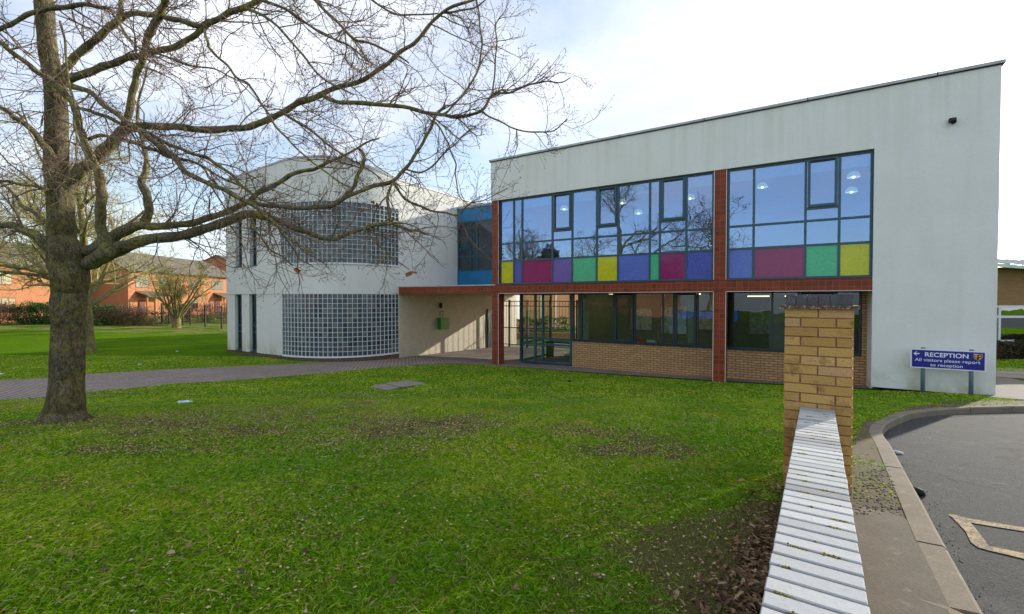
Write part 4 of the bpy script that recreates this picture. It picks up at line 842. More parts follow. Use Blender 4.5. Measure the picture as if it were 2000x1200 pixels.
# ------------------------------------------------------------------ the big tree
TY = 6.6
tree = empty('bare_tree', (at(128, 825, TY).x, TY, g1(-6.5, TY)), 0, 'big bare tree with lichened limbs reaching over the lawn', 'tree')
T0 = tree.location.copy()
limbs = [
 # (points: px, py, width px), depth start, depth end
 ([(172,518,36),(192,504,40),(225,489,37),(262,475,30),(319,464,25),(375,456,23),(431,437,21),(480,420,19),(515,423,16),(550,435,12),(587,450,11),(637,467,9),(675,460,8),(710,446,8),(740,440,8),(767,435,7)], 6.68, 5.9),
 ([(165,495,32),(200,478,31),(240,452,28),(265,443,24),(292,442,19),(330,442,18),(375,435,16),(412,425,15),(450,410,14),(480,397,13),(500,381,12),(525,367,11),(550,355,10),(575,338,9),(600,334,8),(625,325,7),(670,305,5),(705,285,4),(740,270,3)], 6.7, 7.2),
 ([(278,446,22),(290,415,20),(288,385,19),(277,355,17),(286,332,14),(284,300,11),(275,265,9),(268,225,7),(275,180,5),(290,130,4)], 6.85, 7.3),
 ([(110,388,36),(150,340,30),(173,323,29),(198,300,28),(219,279,27),(238,257,26),(262,247,21),(292,247,18),(330,247,17),(375,252,16),(437,253,15),(475,250,14),(512,240,14),(550,220,13),(587,200,12.5),(625,186,12),(662,170,10),(710,157,9),(747,131,8.5),(785,101,8),(815,79,7.5),(837,52,7),(864,24,6),(912,4,5),(945,-10,4)], 6.6, 6.6),
 ([(625,186,10),(655,198,9),(687,202,9),(744,204,8.5),(800,212,8),(837,221,7.5),(875,227,7),(909,227,6.5),(939,217,6),(963,187,5),(999,180,4),(1032,167,3.5),(1062,159,3),(1090,162,2.5),(1115,152,2)], 6.6, 6.0),
 ([(963,187,4),(965,150,3.5),(970,94,3),(969,49,2.5),(984,26,2)], 6.15, 6.3),
 ([(862,226,5.5),(882,210,4.5),(912,176,4.5),(935,131,4),(941,86,3.5),(937,45,3),(931,-5,3)], 6.3, 6.6),
 ([(939,217,4),(965,232,3.5),(999,249,3),(1044,259,3),(1081,255,2.5),(1107,234,2)], 6.2, 6.0),
 ([(864,24,4),(894,22,4),(927,15,3),(960,-10,2.5)], 6.6, 6.4),
 ([(475,392,9),(517,400,10),(550,405,10),(600,406,9.5),(637,404,9.5),(662,394,9.5),(686,380,9),(725,366,8.5),(767,353,8),(792,330,7.5),(815,296,7),(834,266,6.5),(849,232,6),(870,205,5)], 6.0, 6.3),
 ([(137,167,16),(173,179,13),(198,200,13),(229,225,13),(260,246,13),(292,271,14),(325,295,15),(350,317,14),(362,337,12),(400,355,11),(437,372,11),(475,390,10),(512,415,9),(540,440,7),(575,470,5),(610,495,4)], 5.9, 5.3),
 ([(150,212,9),(177,217,9),(208,229,9.5),(240,242,9),(280,256,9),(330,282,9),(362,295,8),(400,307,8),(425,322,8),(450,340,7),(470,360,6),(500,385,5),(540,400,4)], 6.0, 5.6),
 ([(165,275,10),(200,265,9),(229,271,9),(267,281,9),(302,294,9),(330,306,8),(380,318,6),(430,345,5),(480,370,4)], 6.2, 5.7),
 ([(212,500,34),(206,480,30),(198,452,25),(196,421,24),(198,385,24),(196,350,22),(186,322,20),(170,290,18),(158,255,17),(152,228,16),(143,206,16),(125,182,18),(104,161,16),(80,145,14),(42,117,13),(0,82,12),(-60,40,9)], 6.3, 5.8),
 ([(112,165,26),(137,154,22),(177,140,19),(208,129,18),(240,117,17),(267,110,16),(300,102,15),(337,92,14),(370,77,13),(392,60,13),(412,45,13),(440,30,13),(475,15,13),(512,-2,12),(560,-30,9)], 6.55, 6.1),
 ([(108,152,24),(125,137,21),(146,112,19),(177,87,18.5),(204,62,18),(227,44,16),(235,27,12),(237,0,10),(240,-40,8)], 6.5, 6.4),
 ([(227,44,13),(260,27,13),(292,29,13),(325,35,13),(350,40,12),(387,50,13),(412,42,12)], 6.45, 6.1),
 ([(240,258,20),(250,225,18),(260,177,16),(267,146,15),(279,117,15),(285,87,16),(294,62,18),(308,40,17),(317,17,16),(325,-5,16),(340,-50,12)], 6.55, 5.9),
 ([(-60,95,9),(0,58,12),(21,48,12),(52,31,13),(83,19,14),(115,16,14),(156,9,12),(187,12,10),(210,17,8),(221,27,6),(235,50,6),(254,77,6),(269,92,5),(300,103,5),(362,125,4),(417,135,3.5),(450,150,3),(487,168,2)], 5.9, 5.0),
 ([(108,494,30),(90,479,30),(73,462,27),(42,448,23),(21,440,20),(0,442,18),(-50,450,15),(-120,440,12)], 6.6, 6.2),
 ([(110,445,16),(90,433,14),(69,417,13),(48,403,12),(25,377,10),(10,362,8),(-30,330,6)], 6.7, 7.2),
 ([(105,372,12),(90,369,10),(52,362,9),(21,356,9),(0,354,8),(-60,345,6)], 6.5, 6.0),
 ([(105,310,20),(88,288,18),(69,262,16),(48,242,14),(21,223,13),(0,208,12),(-60,170,9)], 6.5, 6.0),
 ([(400,58,6.5),(406,85,6.5),(412,98,6),(437,122,5.5),(462,150,5),(487,167,5),(507,197,5),(525,225,4.5),(550,260,4.5),(582,292,4),(620,325,3.5),(655,350,3),(690,370,2.5)], 5.6, 5.2),
 ([(767,353,5),(791,389,5),(830,407,5),(866,416,4),(893,419,3.5),(920,398,2.5),(950,389,2),(992,368,1.5)], 6.2, 6.0),
 ([(792,330,4),(824,338,4),(860,308,3.5),(890,280,3),(915,255,2)], 6.2, 6.4),
 ([(765,358,5),(757,392,6),(762,425,7),(768,436,7),(794,449,6),(812,450,5),(831,458,4)], 6.1, 5.9),
 ([(845,236,4),(866,260,3.5),(878,290,3),(890,320,3),(890,350,2.5),(899,386,2),(915,405,1.5)], 6.3, 6.1),
 ([(710,446,4),(730,470,3.5),(749,488,3),(770,506,2.5),(800,528,2)], 5.9, 5.8),
 ([(490,428,6),(500,450,5),(512,467,4.5),(525,485,4),(550,502,3),(572,518,2.5)], 6.1, 5.8),
 ([(540,436,5),(553,460,4),(570,482,4),(587,507,3),(612,522,2.5)], 6.0, 5.7),
 ([(40,200,3.5),(52,240,3.5),(62,267,3.5),(77,304,3.5),(92,329,3.5),(100,348,3),(125,365,3),(150,380,2)], 4.6, 4.5),
 ([(118,42,6),(128,90,6),(131,140,6),(144,200,6),(146,250,6),(154,277,5),(171,308,4),(187,327,3),(204,333,2)], 4.9, 4.6),
 ([(480,15,8),(520,35,6),(560,70,5),(600,120,4.5),(640,160,4),(690,185,3)], 5.9, 5.2),
 ([(500,-5,8),(560,20,6),(620,60,5),(680,90,4),(720,120,3)], 5.9, 5.5),
 ([(590,-20,8),(625,10,7),(660,45,6),(690,75,6),(720,85,5),(765,103,4),(800,125,3)], 6.5, 6.6),
 ([(700,-20,4),(740,10,4),(780,30,4),(815,28,3),(855,28,3)], 6.6, 6.7),
 ([(700,290,6),(712,310,7),(700,340,8),(690,365,8),(665,395,8)], 6.5, 6.1),
 ([(550,220,6),(600,250,5),(650,290,4),(700,320,3.5),(745,350,3)], 6.4, 6.0),
]
mb = MB(); limb_paths = []
def rpx(w, Y, px): return w*.5*Y/F/math.sqrt(1 + ((px-1000)/F)**2)*.96
tr_pts = [(125,835,104),(126,826,98),(126,812,90),(128,785,82),(130,740,76),(132,690,75),(134,640,74),(135,590,77),(136,560,80),(134,530,86),(128,500,80),(122,470,66),(120,437,61),(118,400,60),(113,350,58),(111,300,55),(110,260,52),(109,200,49),(104,150,46),(94,100,43),(91,60,42),(86,20,44),(82,-40,36),(80,-120,26),(85,-220,14)]
trunk_path = []
def sweep(mbx, pts, rad, n, lump=0., seed=0):
    b = len(mbx.v); mbx.tube(pts, rad, n)
    if lump:
        rr = random.Random(seed); ph_ = [rr.uniform(0, 6.28) for _ in range(8)]
        for i in range(len(pts)):
            c = Vector(pts[i]) - Vector(T0)*0
            for j in range(n):
                v = Vector(mbx.v[b+i*n+j]); a = 2*math.pi*j/n; h = i*.35
                f = 1 + lump*(math.sin(3*a + ph_[0] + h*.6) + .7*math.sin(5*a + ph_[1] - h) + .5*math.sin(9*a + ph_[2] + h*1.7) + .5*math.sin(h*2.1 + ph_[3]))
                mbx.v[b+i*n+j] = tuple(c + (v-c)*f)
tp = cat_spline(tr_pts, 7); pts = [at(x, y, TY + .02*math.sin(i*.5)) - T0 for i, (x, y, w) in enumerate(tp)]
rad = [rpx(w, TY, x) for x, y, w in tp]
tk = MB(); sweep(tk, pts, rad, 28, .03, 3)
# root flare
for i_, v_ in enumerate(tk.v):
    if v_[2] < 1.2:
        a_ = math.atan2(v_[1], v_[0]); k_ = math.exp(-max(v_[2], -.05)/.17)*.30*(.55 + .45*math.cos(5*a_ + 1.) + .2*math.cos(8*a_)) - .0; tk.v[i_] = (v_[0]*(1 + k_), v_[1]*(1 + k_), v_[2])
for a in ():
    q = Vector((math.cos(a), math.sin(a), 0)); tk.tube([q*.12 + Vector((0, 0, .42)), q*.20 + Vector((0, 0, .18)), q*.27 + Vector((0, 0, .04)), q*.38 + Vector((0, 0, -.08))], [.13, .12, .09, .05], 8)
trunk = tk.build('trunk', M['bark'], tree, True)
lm = MB(); seeds = []
for li, (pp, za, zb_) in enumerate(limbs):
    sp = cat_spline(pp, 4); n = len(sp); P_ = []; R_ = []
    ph1, ph2 = random.uniform(0, 6.28), random.uniform(0, 6.28)
    for i, (x, y, w) in enumerate(sp):
        t = i/(n-1); Y = za + (zb_-za)*t + .12*math.sin(t*5 + ph1)*t; P_.append(at(x + 1.0*math.sin(i*1.3 + ph2), y + 1.2*math.sin(i*.9 + ph1), Y) - T0); R_.append(max(.0028, rpx(w, Y, x)*(1 + .07*math.sin(i*1.7 + ph1))))
    sweep(lm, P_, R_, 14 if pp[0][2] > 12 else 8, .06 if pp[0][2] > 8 else 0., li)
    seeds.append((np.array([tuple(p) for p in P_]), np.array(R_)))
lm.build('limbs', M['barkd'], tree, True)
# side branches on every limb, then twigs and twiglets
cs, cd_, cr_, cl = [], [], [], []
for A, rr in seeds:
    seg = np.linalg.norm(np.diff(A, axis=0), axis=1); s = np.r_[0, np.cumsum(seg)]; Lt = s[-1]; k = max(2, int(Lt/(.17 if A[0][0] < 1.2 else .145)))
    for _ in range(k):
        t = rng.uniform(.22*Lt if rr[0] > .05 else .05*Lt, Lt); i = min(np.searchsorted(s, t) - 1, len(A)-2); i = max(i, 0); f = (t - s[i])/max(seg[i], 1e-6); p = A[i]*(1-f) + A[i+1]*f; tg = (A[i+1]-A[i])/max(seg[i], 1e-6)
        r0 = rng.normal(0, 1, 3); r0 -= tg*r0.dot(tg); r0 /= np.linalg.norm(r0); an = math.radians(rng.uniform(25, 75))
        cs.append(p); cd_.append(tg*math.cos(an) + r0*math.sin(an)); pr = rr[i]*(1-f) + rr[i+1]*f; cr_.append(min(pr*.55, rng.uniform(.005, .012))); cl.append(rng.uniform(.35, 1.25)*(.6 + .5*min(1., pr/.03)))
cs, cd_, cr_, cl = map(np.array, (cs, cd_, cr_, cl))
b1 = grow(cs, cd_, cl, 9, .17, .10, .10); ra = cr_[:, None]*np.linspace(1, .35, 9)[None]
p, d_, ids, t = spawn(b1, 6, .12, 1.); l2 = cl[ids]*rng.uniform(.25, .6, len(ids))*(1.15 - .5*t); b2 = grow(p, d_, l2, 6, .2, .05, .18); rb = np.maximum(.0022, cr_[ids]*.5)[:, None]*np.linspace(1, .55, 6)[None]
p, d_, ids2, t2 = spawn(b2, 3, .15, 1.); l3 = l2[ids2]*rng.uniform(.2, .55, len(ids2)); b3 = grow(p, d_, l3, 4, .2, 0., .15); rc = np.full((len(b3), 4), .0018)*np.linspace(1, .8, 4)[None]
U0 = np.array([[tuple(at(85, -225, TY) - T0), tuple(at(92, -420, TY) - T0), tuple(at(80, -640, TY) - T0), tuple(at(95, -860, TY) - T0)]])
pu_, du_, iu_, tu_ = spawn(np.concatenate([np.linspace(np.array(tuple(at(85, -60, TY) - T0)), U0[0, 0], 3)[None, :2], U0], 1), 34, .0, 1., (35, 65)); du_[:, 2] = np.abs(du_[:, 2])*.6 + .35
LU = rng.uniform(2.2, 4.2, len(pu_))*(1.1 - .6*tu_); bu = grow(pu_, du_, LU, 10, .1, 0., .04); ru = np.linspace(.05, .008, 10)[None]*rng.uniform(.6, 1.1, len(bu))[:, None]
p_, d_, iu2, tu2 = spawn(bu, 12, .15, 1.); LU2 = LU[iu2]*rng.uniform(.2, .45, len(iu2)); bu2 = grow(p_, d_, LU2, 7, .16, 0., .08); p_, d_, iu3, _t = spawn(bu2, 6, .1, 1.); bu3 = grow(p_, d_, LU2[iu3]*rng.uniform(.25, .5, len(iu3)), 4, .2, 0, .1)
V, Fc = join([tubes(U0, np.array([[.10, .075, .05, .02]]), 10), tubes(bu, ru, 6), tubes(bu2, np.full((len(bu2), 7), .007), 4)]); npmesh('upper_limbs', V, Fc, M['barkd'], tree)
V, Fc = join([tubes(b1, ra, 5), tubes(b2, rb, 3), tubes(b3, rc, 3), tubes(bu3, np.full((len(bu3), 4), .004), 3)]); npmesh('twigs', V, Fc, M['twig'], tree)
# buds: small swellings at twig tips
tips = np.concatenate([b2[:, -1], b3[:, -1]]); sel = rng.random(len(tips)) < .6; tips = tips[sel]; tp_d = np.concatenate([nrm(b2[:, -1]-b2[:, -2]), nrm(b3[:, -1]-b3[:, -2])])[sel]
bud = np.stack([tips - tp_d*.004, tips + tp_d*.006, tips + tp_d*.014], 1); V, Fc = tubes(bud, np.tile(np.array([.0028, .0048, .001]), (len(bud), 1)), 4); npmesh('buds', V, Fc, plain('bud_brown', (.15, .075, .05), .8), tree)
# a few withered leaves still hanging
wl_ = MB(); lmat = plain('withered_leaf', (.36, .14, .04), .7, var=.4, scale=30)
for px, py, Y, sz in ((803, 530, 5.8, .10), (575, 524, 5.75, .09), (708, 408, 6.1, .08), (735, 396, 6.1, .07), (730, 392, 6.1, .06), (630, 300, 6.0, .04)):
    c = at(px, py, Y) - T0
    for k in range(3):
        a = Vector((random.gauss(0, 1), random.gauss(0, .5), -1)).normalized()*sz; b_ = Vector((random.gauss(0, 1), random.gauss(0, 1), random.gauss(0, .3))).normalized()*sz*.45
        wl_.quad(c, c + a*.5 + b_, c + a, c + a*.5 - b_); 
wl_.build('withered_leaves', lmat, tree)
# ------------------------------------------------------------------ other trees
def gen_tree(name, X, Y, H, spread, label, trunk_r, seed, bark, twigm, first=.3, nl=14, group=None, upright=.5, dens=1., stems=1, tw=1., z0=None, tips=3):
    global rng
    rng = np.random.default_rng(seed); root = empty(name, (X, Y, g1(X, Y) if z0 is None else z0), 0, label, 'tree', group)
    n = 10
    if stems == 1:
        P0 = grow(np.array([[0, 0, -.1]]), np.array([[0, 0, 1.]]), np.array([H*.8]), n, .05); R0 = trunk_r*np.linspace(1.1, .25, n)[None]
    else:
        a = rng.uniform(0, 6.28, stems); d_ = np.stack([np.cos(a)*.5, np.sin(a)*.5, np.ones(stems)], -1); P0 = grow(np.tile([[0, 0, H*.1]], (stems, 1)) + d_*np.array([.1, .1, 0]), d_, rng.uniform(.7, 1., stems)*H*.85, n, .08); R0 = (trunk_r*.42*rng.uniform(.5, 1, stems))[:, None]*np.linspace(1., .25, n)[None]
    parts = [tubes(P0, R0, 12 if stems == 1 else 6)]
    if stems > 1: parts.append(tubes(np.array([[[0, 0, -.1], [0, 0, H*.05], [0, 0, H*.16]]]), np.array([[trunk_r*1.2, trunk_r, trunk_r*.9]]), 12))
    p, d_, ids, t = spawn(P0, nl if stems == 1 else max(3, nl//stems), first, .98, (35, 65)); d_[:, 2] = d_[:, 2]*.6 + upright
    L1 = spread*rng.uniform(.7, 1.05, len(ids))*(1.1 - .65*t); b1 = grow(p, d_, L1, 9, .12, .03, .06); r1 = (R0[ids, (t*(n-1)).astype(int)]*.55)[:, None]*np.linspace(1, .2, 9)[None]
    parts.append(tubes(b1, r1, 7)); V, Fc = join(parts); npmesh('trunk', V, Fc, bark, root, True)
    p, d_, i2, t2 = spawn(b1, int(8*dens), .15, 1.); L2 = L1[i2]*rng.uniform(.25, .5, len(i2)); b2 = grow(p, d_, L2, 7, .15, .03, .1); r2 = np.maximum(.006*tw, r1[i2, (t2*8).astype(int)]*.5)[:, None]*np.linspace(1, .4, 7)[None]
    p, d_, i3, t3 = spawn(b2, int(6*dens), .1, 1.); L3 = L2[i3]*rng.uniform(.3, .6, len(i3)); b3 = grow(p, d_, L3, 5, .2, 0, .1); r3 = np.full((len(b3), 5), .0045*tw)
    p, d_, i4, t4 = spawn(b3, tips, .1, 1.); L4 = L3[i4]*rng.uniform(.3, .6, len(i4)); b4 = grow(p, d_, L4, 3, .2, 0, .1); r4 = np.full((len(b4), 3), .0035*tw)
    V, Fc = join([tubes(b2, r2, 4), tubes(b3, r3, 3), tubes(b4, r4, 3)]); npmesh('crown', V, Fc, twigm, root)
    return root
g2 = gnd(176, 690)
gen_tree('bare_tree', g2[0], g2[1], 11, 5.5, 'slim pale barked tree standing right behind the big trunk', .235, 5, M['bark2'], M['twig2'], first=.25, nl=28, upright=.35, dens=1.1, tw=1.8)
g3 = gnd(345, 641)
gen_tree('multi_stem_tree', g3[0], g3[1], 5.4, 2.6, 'sunlit yellowish multi stemmed tree by the black fence', .30, 9, M['bark2'], M['twig2'], first=.25, nl=45, stems=15, upright=.7, dens=.9, tw=2.2)
for i, (px, Y, H, sp_, lab) in enumerate(((140, 30, 11, 6.5, 'sunlit bare tree hidden low behind the big trunk, crown spreading left'), (-90, 24, 10, 5, 'bare tree at the left edge near the hedge'), (225, 95, 14, 6, 'tall bare tree rising behind the brick terrace gable'))):
    q = at(px, 600, Y); gen_tree('bare_tree', q.x, q.y, H, sp_, lab, .22, 20 + i, M['bark2'], M['twig2'], first=.2, nl=24, upright=.3, tw=2.2)
# ------------------------------------------------------------------ hedges and shrubs
def leafcloud(C, N, rx, ry, rz, size, seedz=0, shell=.5, boxy=1.):
    r_ = rng.random(N)**(1/3.); r_ = shell + (1-shell)*r_; v = nrm(rng.normal(0, 1, (N, 3))); v = np.sign(v)*np.abs(v)**boxy; lump = 1 + .15*np.sin(v[:, 0]*7 + seedz) + .12*np.sin(v[:, 2]*9 + seedz*2) + rng.normal(0, .05, N)
    p = np.array(C) + v*np.array([rx, ry, rz])*(r_*lump)[:, None]; a = nrm(rng.normal(0, 1, (N, 3)))*size*rng.uniform(.6, 1.3, N)[:, None]; b = nrm(np.cross(a, rng.normal(0, 1, (N, 3))))*np.linalg.norm(a, axis=1)[:, None]*.55
    V = np.stack([p - a, p + b, p + a, p - b], 1).reshape(-1, 3); return V, np.arange(N*4).reshape(N, 4)
M['leafg'] = m_leaf('hedge_leaf', [(0., (.012, .04, .008)), (.5, (.03, .09, .015)), (1., (.07, .17, .03))])
M['leafb'] = m_leaf('brown_leaf', [(0., (.06, .035, .02)), (.5, (.14, .085, .05)), (1., (.25, .17, .10))])
M['leafd'] = m_leaf('dark_leaf', [(0., (.02, .03, .012)), (.6, (.05, .045, .02)), (1., (.11, .07, .04))])
def shrub(name, X, Y, rx, ry, rz, mat, twm, label, n=2600, size=.05, group=None, tw=60, cat='shrub'):
    z = g1(X, Y); root = empty(name, (X, Y, z), 0, label, cat, group)
    V, Fc = leafcloud((0, 0, rz*.92), n, rx, ry, rz, size, X, .55, .75); V[:, 2] = np.maximum(V[:, 2], .0); npmesh('foliage', V, Fc, mat, root)
    p = np.stack([rng.uniform(-rx*.6, rx*.6, tw), rng.uniform(-ry*.5, ry*.5, tw), np.zeros(tw)], -1); d_ = np.stack([rng.normal(0, .25, tw), rng.normal(0, .25, tw), np.ones(tw)], -1)
    b1 = grow(p, d_, rng.uniform(1.2, 2.2, tw)*rz, 8, .12); V1 = tubes(b1, np.full((tw, 8), .010)*np.linspace(1, .4, 8)[None], 4)
    p, d_, i_, t_ = spawn(b1, 7, .2, 1., (20, 50)); b2 = grow(p, d_ + np.array([0, 0, .4]), rng.uniform(.2, .5, len(i_))*rz, 5, .15); V2 = tubes(b2, np.full((len(b2), 5), .006), 3)
    V, Fc = join([V1, V2]); npmesh('stems', V, Fc, twm, root); return root
rng = np.random.default_rng(77)
hx = [(-70, 'brown', 1.0), (0, 'brown', 1.0), (35, 'brown', 1.0), (62, 'green', 1.), (95, 'green', 1.), (125, 'brown', .9), (158, 'brown', .9), (203, 'green', .9), (226, 'brown', .85), (250, 'brown', .9), (275, 'brown', .8), (300, 'dark', .7)]
labs = {-70: 'brown twiggy hedge shrub beyond the left edge of the lawn', 0: 'brown twiggy hedge shrub at the far left', 35: 'second brown hedge shrub from the left', 62: 'dark green laurel in the hedge left of the big trunk', 95: 'dark green laurel touching the left side of the big trunk', 125: 'brown hedge shrub just behind the big trunk', 158: 'brown hedge shrub at the right side of the big trunk', 203: 'round dark green laurel right of the slim pale trunk', 226: 'pale brown shrub beside the round laurel', 250: 'tall red brown twiggy shrub below the terrace gable', 275: 'brown hedge shrub under the first porch', 300: 'low dark shrub next to the black fence'}
for px, kd, hs in hx:
    q = at(px, 600, 39.5 if px < 180 else 38.5); m_ = {'green': M['leafg'], 'brown': M['leafb'], 'dark': M['leafd']}[kd]
    shrub('hedge_shrub', q.x, q.y, 1.35, 1.0, .95*hs, m_, M['twig3'], labs[px], n=3000 if kd == 'green' else 1500, size=.075 if kd == 'green' else .05, group='shrubs of the far hedge', tw=60 if kd == 'brown' else 12)
q0 = gnd(320, 633); 
for px, lab in ((345, 'brown hedge shrub behind the multi stemmed tree'), (385, 'brown shrub behind the middle of the black fence'), (425, 'brown shrub behind the fence end nearest the white wing')):
    q = at(px, 600, 44); shrub('hedge_shrub', q.x, q.y, 1.8, .8, 1.0, M['leafb'], M['twig3'], lab, n=1500, size=.05, group='shrubs of the far hedge')
# black mesh fence
fn = empty('mesh_fence', (0, 0, 0), 0, 'black steel mesh fence between the hedge and the white wing', 'fence')
fpx = [(316, 631, 36), (330, 633, 0), (358, 636, 0), (372, 635, 0), (401, 639, 0), (433, 643, 0), (470, 646, 0)]
pr = None; fp = [gnd(x, y) for x, y, _ in fpx]
for i, (x, y) in enumerate(fp):
    z = g1(x, y); MB().box(x - .045, x + .045, y - .045, y + .045, z - .1, z + 1.85).build('post', M['dark'], fn)
for i in range(len(fp)-1):
    a, b = Vector(fp[i]), Vector(fp[i+1]); mb = MB(); n = max(3, int((b-a).length/.16))
    za, zb_ = g1(*fp[i]), g1(*fp[i+1])
    for k in range(1, n):
        t = k/n; p = a.lerp(b, t); z = za + (zb_-za)*t; mb.tube([(p.x, p.y, z + .05), (p.x, p.y, z + 1.75)], .0045, 4)
    for z in (.1, .45, .9, 1.35, 1.72): mb.tube([(a.x, a.y, za + z), (b.x, b.y, zb_ + z)], .010, 4)
    mb.build('mesh_panel', M['dark'], fn)
# ------------------------------------------------------------------ brick terrace
M['slate'] = None
def m_roof():
    m = NM('roof_tiles', .9, .15); v = m.comb(m.sep()[1], m.sep()[2]); c, f = m.brick(v, (.20, .17, .14), (.14, .12, .105), (.06, .05, .045), .3, .16, .02)
    c = m.mix(m.math('MULTIPLY', m.ramp(m.noise(1.5, 5, .7), [(.45, 0.), (.65, 1.)]), .5), c, (.24, .23, .15)); m.col(c); m.bump(m.math('SUBTRACT', 1., f), .5, .03); return m.mat
M['roof'] = m_roof(); M['houseglass'] = m_glass('house_glass', (.3, .35, .38), .12, rt=(.6, .7, .8))
def house(Y0, Y1, xf, depth, zg, ze, zr, label, wins=(), porches=()):
    h = empty('brick_house', (xf, Y0, zg), 0, label, 'house'); e, r = ze - zg, zr - zg; L_ = Y1 - Y0
    w = MB(); w.box(-depth, 0, 0, L_, 0, e); b = len(w.v)
    for y in (0.001, L_-.001):
        w.v += [(-depth, y, e), (0, y, e), (-depth/2, y, r)]
    w.f += [(b, b+1, b+2), (b+5, b+4, b+3)]; w.m += [0, 0]; w.build('wall', M['obrick'], h)
    rf = MB(); o_ = .35; k = (r-e)/(depth/2)
    for s in (0, 1):
        xa, xb = (o_, -depth/2) if s == 0 else (-depth - o_, -depth/2); za = e - k*o_ + .12
        rf.v += [(xa, -.15, za), (xa, L_+.15, za), (xb, L_+.15, r + .12), (xb, -.15, r + .12), (xa, -.15, za - .1), (xa, L_+.15, za - .1), (xb, L_+.15, r), (xb, -.15, r)]; b = s*8
        for q in ((0, 1, 2, 3), (4, 7, 6, 5), (0, 4, 5, 1), (0, 3, 7, 4), (1, 5, 6, 2)): rf.f.append(tuple(b+i for i in q)); rf.m.append(0)
    rf.build('roof', M['roof'], h); MB().tube([(.42, -.1, e - .05), (.42, L_+.1, e - .05)], .06, 6).build('gutter', M['dark'], h)
    for (ya, yb, za, zb_) in wins:
        f = MB(); f.box(-.06, .03, ya, yb, za, zb_); fo = f.build('window', M['framed'], h); n = max(2, int((yb-ya)/.6)); p = MB()
        for i in range(n): y0, y1 = ya + (yb-ya)*i/n + .04, ya + (yb-ya)*(i+1)/n - .04; p.quad((.034, y0, za+.06), (.034, y1, za+.06), (.034, y1, zb_-.06), (.034, y0, zb_-.06))
        p.build('pane', M['houseglass'], fo); c = MB()
        c.quad((.032, ya+.06, za+.06), (.032, ya+.35, za+.06), (.032, ya+.35, zb_-.06), (.032, ya+.06, zb_-.06)); c.build('curtain', plain('curtain', (.5, .55, .52), .9), fo)
    for (ya, yb) in porches:
        p = MB(); p.v += [(0, ya, 3.1), (0, yb, 3.1), (1.5, yb, 2.5), (1.5, ya, 2.5), (0, ya, 3.0), (0, yb, 3.0), (1.5, yb, 2.4), (1.5, ya, 2.4)]
        for q in ((0, 3, 2, 1), (4, 5, 6, 7), (0, 4, 7, 3), (1, 2, 6, 5), (2, 3, 7, 6)): p.f.append(q); p.m.append(0)
        po = p.build('porch_roof', M['roof'], h); q = MB()
        for y in np.linspace(ya + .1, yb - .1, 4): q.box(1.2, 1.32, y - .06, y + .06, 0, 2.45)
        q.build('porch_posts', plain('porch_timber', (.45, .2, .05), .6), h)
        MB().box(0, .04, ya + .4, ya + 1.3, 0, 2.1).build('door', plain('house_door', (.12, .03, .03), .5), h)
    return h
zg = g1(-43, 50)
house(51, 71, -43., 9.5, zg, zg + 5.4, 8.25, 'long two storey brick terrace with grey tiled roof behind the fence', wins=[(1., 2.9, 3.5, 4.8), (4.6, 5.8, 3.5, 4.8), (9.8, 11.2, 3.5, 4.7), (14.2, 16.8, 3.5, 4.8), (9.9, 11.3, .9, 2.1)], porches=[(1.0, 4.8), (14.5, 18.)])
house(27, 48.5, -46.7, 9.5, zg, zg + 5.4, 8.25, 'brick house at the far left behind the big trunk', wins=[(14, 15.8, .9, 2.3), (13.8, 15.5, 3.5, 4.8)])
house(74, 92, -41.5, 13., zg, zg + 6.2, 9.6, 'farthest brick house with gable beside the white wing', wins=[(3., 4.5, 3.5, 4.8)])
# ------------------------------------------------------------------ right: single storey brick block
rb = empty('brick_classroom', (22., 20.5, g1(22, 20.5)), 0, 'single storey brick block with white windows and pale metal roof at the right edge', 'building')
zb_ = g1(22, 20.5); q = MB(); q.box(-6, 14, 0, 8, 0, 3.95 - zb_); q.build('wall', M['rbrick'], rb)
x0 = at(1947, 600, 20.5).x - 22; f = MB(); z0_, z1_ = at(0, 668, 20.5).z - zb_, at(0, 597, 20.5).z - zb_; zm = at(0, 619, 20.5).z - zb_
fw = MB(); fw.box(x0 - .3, x0 + 5, -.05, .02, z0_, z0_ + .09); fw.box(x0 - .3, x0 + 5, -.05, .02, z1_ - .09, z1_); fw.box(x0 - .3, x0 + 5, -.048, .02, zm - .05, zm + .05)
for u in (-.3, .04, 1.9, 3.5, 4.9): fw.box(x0 + u, x0 + u + .10, -.052, .02, z0_, z1_)
fo = fw.build('window', M['white'], rb); MB().quad((x0 - .3, -.01, z0_), (x0 + 5, -.01, z0_), (x0 + 5, -.01, z1_), (x0 - .3, -.01, z1_)).build('pane', m_glass('classroom_glass', (.35, .5, .5), .45), fo)
ro = MB(); ro.v += [(-6.5, -.7, 3.95 - zb_ + .5), (14, -.7, 3.95 - zb_ - .9), (14, 5, 5.0 - zb_ - .9), (-6.5, 5, 4.75 - zb_ + .5), (-6.5, -.7, 3.8 - zb_ + .5), (14, -.7, 3.8 - zb_ - .9), (14, 5, 4.8 - zb_ - .9), (-6.5, 5, 4.6 - zb_ + .5)]
for qf in ((0, 1, 2, 3), (4, 7, 6, 5), (0, 4, 5, 1), (1, 5, 6, 2), (3, 7, 4, 0)): ro.f.append(qf); ro.m.append(0)
ro.build('roof', plain('pale_metal_roof', (.50, .62, .56), .4, .5), rb)
sm = MB()
for i in range(24):
    x = -6.3 + i*.85; t = (x + 6.5)/20.5; za = 3.95 - zb_ + .5 - 1.4*t; zc = 4.75 - zb_ + .5 + (-.25 - .9 + .25)*t*1.0; sm.tube([(x, -.7, za + .03), (x, 5, zc + (5.0 - .9 - 4.75 - .5 + .9)*0 + .03)], .03, 4)
